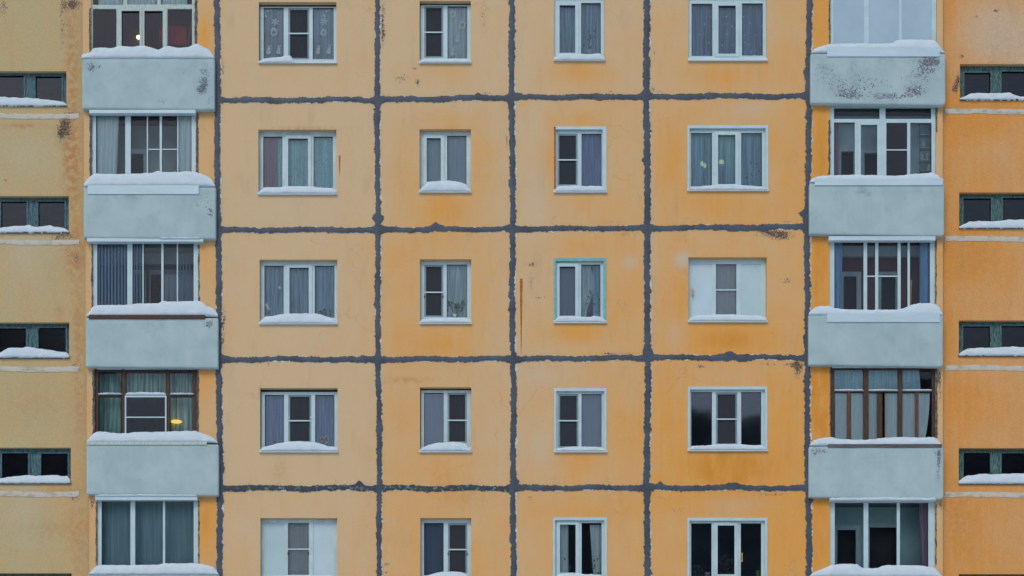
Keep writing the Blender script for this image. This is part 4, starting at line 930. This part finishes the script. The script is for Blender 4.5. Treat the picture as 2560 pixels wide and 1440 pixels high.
for a in [
 (652,8,712,160,CD,C['sheer'],'sheer net curtain behind the left pane with paper snowflake and round face'),
 (716,8,776,160,CD,C['sheer'],'sheer net curtain behind the insect screen between panes of paper snowflakes'),
 (779,8,838,160,CD,C['sheer'],'sheer net curtain in the right pane of the top far left window'),
 (654,332,694,485,CD+.02,C['pink'],'dull pink curtain in the left pane of a three pane window'),
 (690,332,775,485,CD,C['frost'],'leafy lace curtain in the middle pane beside the pink curtain'),
 (778,332,838,485,CD,C['frost'],'leafy lace curtain in the right pane two panes from the pink curtain'),
 (655,655,714,812,CD,C['sheer'],'sheer curtain behind the tilted white stick'),
 (717,655,779,812,CD,C['sheer'],'sheer curtain in the middle pane right of the tilted white stick'),
 (782,655,840,812,CD,C['sheer'],'sheer curtain behind the small plant in the middle row far left window'),
 (657,980,714,1130,CD,C['lilac'],'lilac net curtain left of a dark insect screen'),
 (718,980,780,1130,CD,C['lilac'],'lilac net curtain behind the dark insect screen, fourth row far left'),
 (784,980,840,1130,CD,C['lilac'],'lilac net curtain behind the red and white flowers'),
 (1056,4,1112,160,CD,C['sheer'],'net curtain behind the insect screen of the top second column window'),
 (1115,4,1172,160,CD,C['white'],'pale pleated curtain in the top second column window'),
 (1113,652,1172,808,CD,C['white'],'pale curtain behind the potted flower'),
 (1056,652,1110,808,CD-.06,C['grey'],'grey curtain behind the screen left of the potted flower'),
 (1391,-4,1446,150,CD,C['sheer'],'sheer curtain in the narrow pane of the top third column window'),
 (1448,-4,1506,150,CD,C['sheer'],'sheer curtain behind the bushy plant in the top third column window'),
 (1449,326,1508,480,CD,C['lilac'],'grey lilac curtain right of the screen in the window with a rusty edge'),
 (1725,-4,1786,150,CD,C['stitch'],'stitched dark net curtain in the left pane of the top far right window'),
 (1790,-4,1846,150,CD,C['stitch'],'stitched dark net curtain in the middle pane of the top far right window'),
 (1850,-4,1911,150,CD,C['stitch'],'stitched dark net curtain in the right pane of the top far right window'),
 (1724,326,1786,480,CD,C['sheer'],'sheer curtain left of the glowing chandelier'),
 (1788,326,1846,480,CD,C['sheer'],'sheer curtain lit by the chandelier right behind it'),
 (1849,326,1910,480,CD,C['sheer'],'sheer curtain with a plant silhouette right of the chandelier'),
 (1112,972,1174,1130,CD,C['purple'],'plain purple curtain behind an insect screen'),
 (715,1296,778,1450,CD,C['concrete'],'mottled grey curtain between two blank panels, bottom far left'),
 (1786,650,1846,800,CD,C['concrete'],'pale grey curtain between two blank white panels, middle row far right')]:
    curtain(*a)
for a in [(1056,330,1110,480,CD,C['grey'],'grey blind in the narrow left pane above the domed snow heap'), (1112,330,1172,480,CD,C['grey'],'grey blind in the wide right pane above the domed snow heap'),
          (1393,655,1445,805,CD,C['dgrey'],'dark grey blind in the narrow pane of the turquoise trimmed window'), (1054,1298,1113,1450,CD,C['slate'],'slate blue blind in the bottom second column window'),
          (1056,972,1112,1130,CD,C['slate'],'blue grey sheet coloured as reflected sky left of the purple curtain'), (1449,974,1509,1130,CD,C['slate'],'slate sheet coloured as reflected sky in the fourth row third column window'),]:  # both are added sheets, painted the tone of sky reflected in the panes
    curtain(*a, amp=.002, cat='blind', name='blind')
curtain(1449,664,1482,805,CD,C['white'],'pale curtain drawn left behind the plant in the turquoise trimmed window', edge=lambda v: (.1, .8 + .3*math.sin(v*5)))
curtain(1482,664,1508,805,CD,C['sheer'],'thin curtain hanging on the right of the turquoise trimmed window')
curtain(1392,1302,1421,1450,CD,C['bright'],'narrow pale curtain in the left pane of the bottom third column window')
curtain(1468,1312,1508,1450,CD,C['bright'],'pale curtain in the right pane of the bottom third column window', edge=lambda v: (.15 + .25*v, 1))
# balconies
curtain(247,-60,306,14,-.12,C['bright'],'white curtain top left above the old white balcony transom', amp=.02)
curtain(320,-60,392,12,-.12,C['bright'],'white curtain above the middle of the old white balcony transom', amp=.02)
curtain(402,-60,468,14,-.12,C['bright'],'white curtain top right above the old white balcony transom', amp=.02)
curtain(241,284,300,455,-.10,C['bright'],'white curtain at the left end of the second row left balcony', edge=lambda v: (0, .95 - .1 * v))
curtain(446,284,481,455,-.10,C['bright'],'white curtain at the right end of the second row left balcony')
def vertical_blind(slats, label):
    c = W(slats[0][0], 606, -.12); root = empty('vertical_blind', (c.x, .12, c.z)); tag(root, label, 'blind')
    for i, (x, y, w) in enumerate(slats):
        q = wr((x, y, x + w, 785), -.12); m = MB(); n = 8
        vs = []
        for k in range(n + 1):
            u = k / n; vs += [(q[0] + (q[2] - q[0]) * u, .12 - .018 * math.sin(u * math.pi) + .01 * u, q[3]), (q[0] + (q[2] - q[0]) * u, .12 - .018 * math.sin(u * math.pi) + .01 * u, q[1])]
        m.add(vs, [(2*k, 2*k+1, 2*k+3, 2*k+2) for k in range(n)]); under(m.build('slat', CL['slat'], None, smooth=True), root)
    m = MB(); a = W(slats[0][0] - 1, 604, -.12); b = W(slats[-1][0] + 5, 608, -.12); m.box(a.x, b.x, .11, .14, b.z, a.z); under(m.build('rail', M_pvc, None), root)
vertical_blind([(245 + i * 8.2, 608, 4.4) for i in range(9)], 'blue grey vertical blind in the left pane of the middle left balcony')
vertical_blind([(334, 612, 3.6), (341, 612, 3.6), (349, 612, 3.6)], 'three blue slats hanging just right of the main mullion, middle left balcony')
vertical_blind([(449, 650, 2.6), (457, 640, 2.6), (465, 650, 2.6), (473, 645, 2)], 'thin loose slats at the right end of the middle left balcony')
curtain(410,686,485,790,-.55,C['slate'],'blue cloth hung low in the right half of the middle left balcony', amp=.02)
for a in [(247,930,303,1100,'green grey curtain left of the white screen on the brown balcony'), (315,930,414,1100,'green grey curtain in the middle of the brown balcony, above the screen'), (424,930,482,1100,'green grey curtain right of the white screen with a lamp')]:
    curtain(a[0],a[1],a[2],a[3],-.30,C['green'],a[4], amp=.03)
curtain(246,1245,330,1440,-.28,C['frosted'],'grey green screen cloth behind the left pane of the lowest left balcony', amp=.004)
curtain(330,1245,410,1440,-.28,C['frosted'],'grey green screen cloth behind the middle pane of the lowest left balcony', amp=.004)
curtain(409,1245,490,1440,-.28,C['frosted'],'grey green screen cloth behind the right pane of the lowest left balcony', amp=.004)
curtain(2086,300,2097,452,-.2,C['rose'],'narrow pink curtain edge on the second row right balcony')
curtain(2223,300,2268,452,-.3,C['purple'],'dark curtain behind the insect screen on the second row right balcony')
curtain(2087,600,2107,785,-.14,C['blue'],'blue curtain at the left end of the middle right balcony', edge=lambda v: (0, 1 - .25 * v))
curtain(2298,600,2326,785,-.14,C['blue'],'blue curtain at the right end of the middle right balcony', edge=lambda v: (.05, 1))
curtain(2086,922,2159,977,-.085,C['lace'],'dotted lace strip in the upper left light of the brown right balcony', amp=.012, fold=.3)
curtain(2171,922,2245,977,-.085,C['lace'],'dotted lace strip in the upper middle light of the brown right balcony', amp=.012, fold=.3)
curtain(2256,922,2302,977,-.085,C['lace'],'dotted lace strip in the upper right light of the brown right balcony', amp=.012, fold=.25, edge=lambda v: (0, .9 + .1 * v))
for (x0, x1, lb) in [(2087,2119,'white lace curtain in the first lower light of the brown right balcony'), (2127,2160,'white lace curtain in the second lower light of the brown right balcony'), (2171,2194,'narrow white lace curtain beside the dark middle post of the brown right balcony'),
                   (2213,2245,'white lace curtain right of the dark middle post of the brown right balcony'), (2256,2289,'white lace curtain in the fifth lower light of the brown right balcony')]:
    curtain(x0, 983, x1, 1115, -.085, C['bright'], lb, amp=.008, fold=.16)
curtain(2296,983,2324,1115,-.085,C['bright'],'white lace curtain swept aside at the right end of the brown right balcony', amp=.015, edge=lambda v: (0, 1 - .55 * v * v))
curtain(2292,1250,2322,1440,-.2,C['rose'],'rose curtain at the right end of the lowest right balcony', edge=lambda v: (.15 + .3 * v, .95))

# ------------------------------------------------------------------ things behind the glass
def lamp(name, pts, rad, d, m, label):
    c = W(pts[0][0], pts[0][1], d); root = empty(name, (c.x, -d, c.z)); tag(root, label, 'lamp')
    for i, (px, py) in enumerate(pts):
        p = W(px, py, d); b = MB(); b.blob((p.x, p.y, p.z), rad); under(b.build('lamp_shade', m, None, smooth=True), root)
    b = MB(); top = c + Vector((0, 0, .55)); b.quad_bar(c + Vector((0, 0, rad[2])), top, .012, .012)
    for (px, py) in pts[1:]:
        p = W(px, py, d); b.quad_bar(c + Vector((0, 0, rad[2] + .05)), p + Vector((0, 0, rad[2])), .012, .012)
    under(b.build('lamp_stem', M_dark, None), root)
lamp('ceiling_lamp', [(346, 93)], (.045, .045, .04), -.9, M_lampw, 'small glowing yellow bulb behind the old white glazed balcony')
lamp('chandelier', [(1801, 405), (1806, 405), (1762, 414), (1755, 409)], (.035, .035, .055), -1.0, M_lampg, 'lit chandelier glowing green yellow behind sheer curtains')
lamp('ceiling_lamp', [(441, 1054)], (.125, .09, .036), -.24, M_lampo, 'flat orange glowing lamp in the brown glazed balcony')

def plant(px, py, d, w, h, nleaf, label, potm=None, potw=.07, poth=.09, pointed=False, name='potted_plant', leafm=None, leafs=.07):
    b = W(px, py, d); root = empty(name, (b.x, -d, b.z)); tag(root, label, 'plant')
    m = MB(); m.lathe((b.x, b.y, b.z), [(potw * .7, 0), (potw * .9, poth * .7), (potw, poth * .78), (potw * 1.05, poth), (potw * .9, poth)]); under(m.build('pot', potm or M_pot, None, smooth=False), root)
    st = MB(); lf = MB(); top = b + Vector((0, 0, poth))
    for i in range(nleaf):
        u = random.uniform(-1, 1); v = random.random() ** .7; p = top + Vector((u * w / 2 * math.sqrt(1 - (v - .5) ** 2), random.uniform(-.05, .05), v * h))
        if i % 4 == 0: st.quad_bar(top, p, .008, .008)
        lf.leaf(p, (u + random.uniform(-.6, .6), random.uniform(-.4, .4), random.uniform(-.3, 1)), leafs * random.uniform(.7, 1.3), leafs * .5)
    under(st.build('stem', M_stem, None), root); under(lf.build('foliage', leafm or M_leaf, None), root)
PDp = -.20
plant(1472, 138, PDp, .30, .42, 110, 'bushy green plant in a white pot, top row third column window')
plant(1490, 798, PDp, .34, .55, 110, 'tall leafy plant with a white pot in the turquoise trimmed window')
plant(1137, 798, PDp, .30, .28, 34, 'flowering plant in a pale pot beside a dark insect screen', leafs=.10)
plant(812, 800, PDp, .22, .16, 26, 'small low plant behind the right end of a flat topped snow mound', potw=.05, poth=.05)
plant(1888, 478, PDp, .40, .50, 90, 'dark plant silhouette in the right pane of the chandelier window', potw=.08)
plant(1497, 1452, PDp, .30, .50, 90, 'leafy plant in a green pot in the bottom third column window', potm=M_green, poth=.17)
plant(1410, 1452, PDp, .22, .45, 60, 'slim leafy plant in the narrow pane of the bottom third column window', poth=.08)
plant(1738, 1452, PDp, .28, .22, 50, 'low dark plant in the left pane of the bottom far right window', poth=.09)
plant(1812, 1452, PDp, .30, .40, 70, 'dark trailing plant in the middle pane of the bottom far right window', poth=.10)
plant(668, 798, PDp, .10, .05, 8, 'shallow white bowl with a sprig under a tilted white stick', potw=.09, poth=.045)
def pot(px, py, d, r, h, m, label):
    b = W(px, py, d); mb = MB(); mb.lathe((b.x, b.y, b.z), [(r * .7, 0), (r * .92, h * .75), (r, h * .8), (r, h), (r * .85, h)]); o = mb.build('plant_pot', m, None); tag(o, label, 'pot'); return o
pot(1896, 1450, PDp, .055, .20, M_lime, 'lime green pot in the right corner of the bottom far right window')
pot(1769, 1450, PDp, .07, .16, M_pot, 'pale blue white pot in the left pane of the bottom far right window')
pot(1758, 152, PDp, .06, .10, M_pot, 'small white cup pot in the left pane of the top far right window')
pot(1884, 152, PDp, .09, .08, M_pot, 'shallow white bowl in the right pane of the top far right window')
# flowers in the fourth row window
b = W(812, 1118, PDp); root = empty('flower_bunch', tuple(b)); tag(root, 'bunch of red and white flowers on the sill beside a lilac curtain', 'flowers')
M_petw = plain('white_petals', (0.62, 0.62, 0.55)); M_petr = plain('red_petals', (0.55, 0.07, 0.06))
mw, mr, ms = MB(), MB(), MB()
for i in range(13):
    p = b + Vector((random.uniform(-.09, .09), random.uniform(-.03, .03), random.uniform(.08, .24)))
    if i % 3 == 0: p.x -= .05; p.z -= .05
    (mr if i % 3 == 0 else mw).blob(tuple(p), (.028, .02, .028), 8, .5, i); ms.quad_bar(b, p, .006, .006)
under(mw.build('white_flower', M_petw, None, smooth=True), root); under(mr.build('red_flower', M_petr, None, smooth=True), root); under(ms.build('stem', M_leaf, None), root)
b = W(686, 1122, PDp); m = MB(); m.lathe(tuple(b), [(.05, 0), (.07, .05), (.065, .10), (.03, .13), (.035, .16), (.0, .18)]); tag(m.build('figurine', plain('figurine_glaze', (0.20, 0.13, 0.20)), None, smooth=True), 'small dark rounded ornament left on the sill behind the arched snow mound', 'ornament')
# tilted stick and label in the middle row window
m = MB(); m.quad_bar(W(664, 759, -.165), W(673, 775, -.165), .05, .012); tag(m.build('white_stick', M_paper, None, bevel=.008), 'short white stick leaning in the lower left pane corner', 'stick')
m = MB(); m.quad_bar(W(697, 716, -.16), W(701, 722, -.16), .045, .003); tag(m.build('paper_tag', M_paper, None), 'tiny tilted white paper tag stuck high on a pane', 'tag')
# boards, cloth, shelf on the balconies
m = MB(); m.quad_bar(W(2275, 776, -.10), W(2278, 700, -.10), .038, .02); tag(m.build('yellow_board', M_yplank, None), 'narrow yellow board standing in the middle right balcony', 'board')
m = MB(); m.quad_bar(W(468, 130, -.25), W(478, 55, -.25), .04, .02); tag(m.build('leaning_board', M_redw, None), 'thin brown board leaning at the right of the old white glazed balcony', 'board')
curtain(398, 66, 466, 112, -.40, M_redc, 'dark red cloth hanging in the old white glazed balcony', amp=.01).name = 'red_cloth'
m = MB(); m.box(*[W(316,0,-1.0).x, W(372,0,-1.0).x], .95, 1.05, W(0,135,-1.0).z, W(0,72,-1.0).z); tag(m.build('cupboard', plain('cupboard_wood', (0.10, 0.05, 0.06)), None, bevel=.01), 'dull brown cupboard behind the glowing bulb', 'cupboard')
root = empty('wire_shelf', tuple(W(2312, 450, -.3))); tag(root, 'narrow wire shelf rack on the second row right balcony', 'shelf')
m = MB()
for x in (2299, 2326): m.quad_bar(W(x, 305, -.3), W(x, 452, -.3), .012, .012)
under(m.build('post', M_screen_fr, None), root)
for y in (308, 340, 373, 404, 430):
    m = MB(); m.quad_bar(W(2299, y, -.3), W(2326, y, -.3), .014, .16); under(m.build('shelf', M_pvc2, None), root)
for (x, y) in [(2305, 402), (2318, 402), (2309, 371), (2322, 429)]:
    b = W(x, y, -.3); m = MB(); m.lathe(tuple(b), [(.035, 0), (.045, .05), (.04, .12), (.03, .14)]); tag(m.build('jar', M_pot, None), None); o = col.objects[-1]
    tag(o, {(2305,402): 'pale jar on the middle of the wire rack, left one', (2318,402): 'pale jar on the middle of the wire rack, right one', (2309,371): 'pale jar on the upper level of the wire rack', (2322,429): 'pale jar on the lowest level of the wire rack'}[(x, y)], 'jar', 'jars on the wire rack')

# paper decorations on the panes ----------------------------------------------
def disc(mb, c, r, y, n=14, r2=None):
    vs = []; 
    for i in range(n):
        a = 6.2832 * i / n; vs.append((c[0] + r * math.cos(a), y, c[1] + r * math.sin(a)))
    if r2 is None: mb.add(vs, [tuple(range(n))])
    else:
        vs += [(c[0] + r2 * math.cos(6.2832 * i / n), y, c[1] + r2 * math.sin(6.2832 * i / n)) for i in range(n)]
        mb.add(vs, [(i, (i + 1) % n, n + (i + 1) % n, n + i) for i in range(n)])
def deco(kind, px, py, s, d, label):
    c = W(px, py, d); x, z = c.x, c.z; y = -d; mb = MB(); s *= S
    if kind == 'snowflake':
        for i in range(6):
            a = 6.2832 * i / 6 + .3; u = Vector((math.cos(a), 0, math.sin(a)))
            mb.quad_bar(Vector((x, y, z)) + u * s * .18, Vector((x, y, z)) + u * s, s * .36, .001)
    elif kind == 'ball':
        disc(mb, (x, z), s, y, 16, s * .62); mb.box(x - s * .45, x - s * .15, y, y + .001, z - s*.05, z + s * .2); mb.box(x + s * .15, x + s * .45, y, y + .001, z - s*.05, z + s * .2)
        mb.box(x - s * .4, x + s * .4, y, y + .001, z - s * .5, z - s * .3); mb.box(x - s * .2, x + s * .2, y, y + .001, z + s, z + s * 1.3)
    elif kind == 'hatball':
        disc(mb, (x, z), s, y, 16, s * .6); mb.box(x - s * 1.2, x + s * 1.2, y, y + .001, z + s * .75, z + s * 1.05); mb.box(x - s * .6, x + s * .6, y, y + .001, z + s * 1.05, z + s * 1.6); mb.box(x - s * .35, x + s * .35, y, y + .001, z - s * .3, z - s * .1)
    elif kind == 'animal':
        disc(mb, (x, z), s * .55, y, 12); disc(mb, (x - s * .1, z - s * .9), s * .7, y, 12)
        mb.quad_bar((x + s * .2, y, z + s * .4), (x + s * .5, y, z + s * 1.3), s * .25, .001); mb.quad_bar((x - s * .1, y, z + s * .4), (x - s * .1, y, z + s * 1.25), s * .25, .001)
    elif kind == 'corner':
        mb.box(x - s, x + s, y, y + .001, z + s * .8, z + s); mb.box(x - s, x - s * .8, y, y + .001, z - s * .8, z + s * .8)
        disc(mb, (x - s * .2, z + s * .1), s * .3, y, 8); disc(mb, (x + s * .5, z + s * .4), s * .22, y, 8); disc(mb, (x - s * .7, z - s * 1.1), s * .3, y, 8)
    o = mb.build({'snowflake': 'paper_snowflake', 'ball': 'paper_bauble', 'hatball': 'paper_cutout', 'animal': 'paper_rabbit', 'corner': 'paper_garland'}[kind], M_paper)
    tag(o, label, 'decoration', 'white paper decorations on the panes')
pd = -.165
T1 = 'of the top far left window'; T2 = 'of the top second column window'
for a in [('corner',672,29,10,'hanging garland cutout in the left pane '+T1), ('snowflake',688,55,9,'paper snowflake in the left pane '+T1), ('hatball',685,82,8,'round paper face with a hat in the left pane '+T1),
          ('animal',672,123,8,'paper rabbit, left one in the left pane '+T1), ('animal',697,123,8,'paper rabbit, right one in the left pane '+T1),
          ('corner',818,29,10,'hanging garland cutout in the right pane '+T1), ('snowflake',810,54,9,'paper snowflake in the right pane '+T1), ('ball',809,82,8,'paper bauble with a face in the right pane '+T1),
          ('animal',796,123,8,'paper rabbit, left one in the right pane '+T1), ('animal',823,122,8,'paper rabbit, right one in the right pane '+T1),
          ('ball',1132,36,8,'paper bauble with a face in the right pane '+T2), ('hatball',1156,65,8,'round paper face with a hat in the right pane '+T2), ('animal',1143,94,7,'paper rabbit halfway down the right pane '+T2), ('animal',1132,127,8,'paper rabbit at the foot of the right pane '+T2),
          ('snowflake',1077,64,9,'paper snowflake behind the insect screen '+T2), ('snowflake',1091,34,7,'small paper snowflake high behind the insect screen '+T2), ('animal',1085,96,7,'paper rabbit behind the insect screen '+T2), ('ball',1092,128,7,'paper bauble low behind the insect screen '+T2),
          ('hatball',747,57,8,'paper face behind the insect screen '+T1)]:
    deco(a[0], a[1], a[2], a[3], pd, a[4])

# light thrown by the lit lamps themselves
for (px, py, d, e, c) in [(1800, 396, -.75, 5, (.75, 1, .4)), (441, 1050, -.42, 0.4, (1, .6, .2)), (346, 93, -1.0, 1.0, (1, .85, .4))]:
    ld = bpy.data.lights.new('lamp_light', 'POINT'); ld.energy = e; ld.color = c; ld.shadow_soft_size = .05
    lo = bpy.data.objects.new('lamp_light', ld); col.objects.link(lo); lo.location = W(px, py, d) + Vector((0, 0, .12))
for (x0, x1, y, lb) in [(664, 702, 344, 'short pale curtain rail above the pink curtain'), (726, 768, 350, 'pale curtain rail in the middle pane of the pink curtain window'), (790, 828, 345, 'pale curtain rail in the right pane of the pink curtain window'),
                        (1070, 1100, 348.5, 'pale curtain rail over the narrow grey blind'), (1121, 1163, 342, 'pale curtain rail over the wide grey blind'), (1400, 1437, 669, 'pale curtain rail in the narrow pane of the turquoise trimmed window'), (1455, 1500, 664, 'pale curtain rail in the wide pane of the turquoise trimmed window')]:
    m = MB(); q = wr((x0, y, x1, y + 3.2), -.20); m.box(q[0], q[2], .20, .215, q[1], q[3]); tag(m.build('curtain_rail', M_pvc), lb, 'curtain rail', 'curtain rails behind the panes')
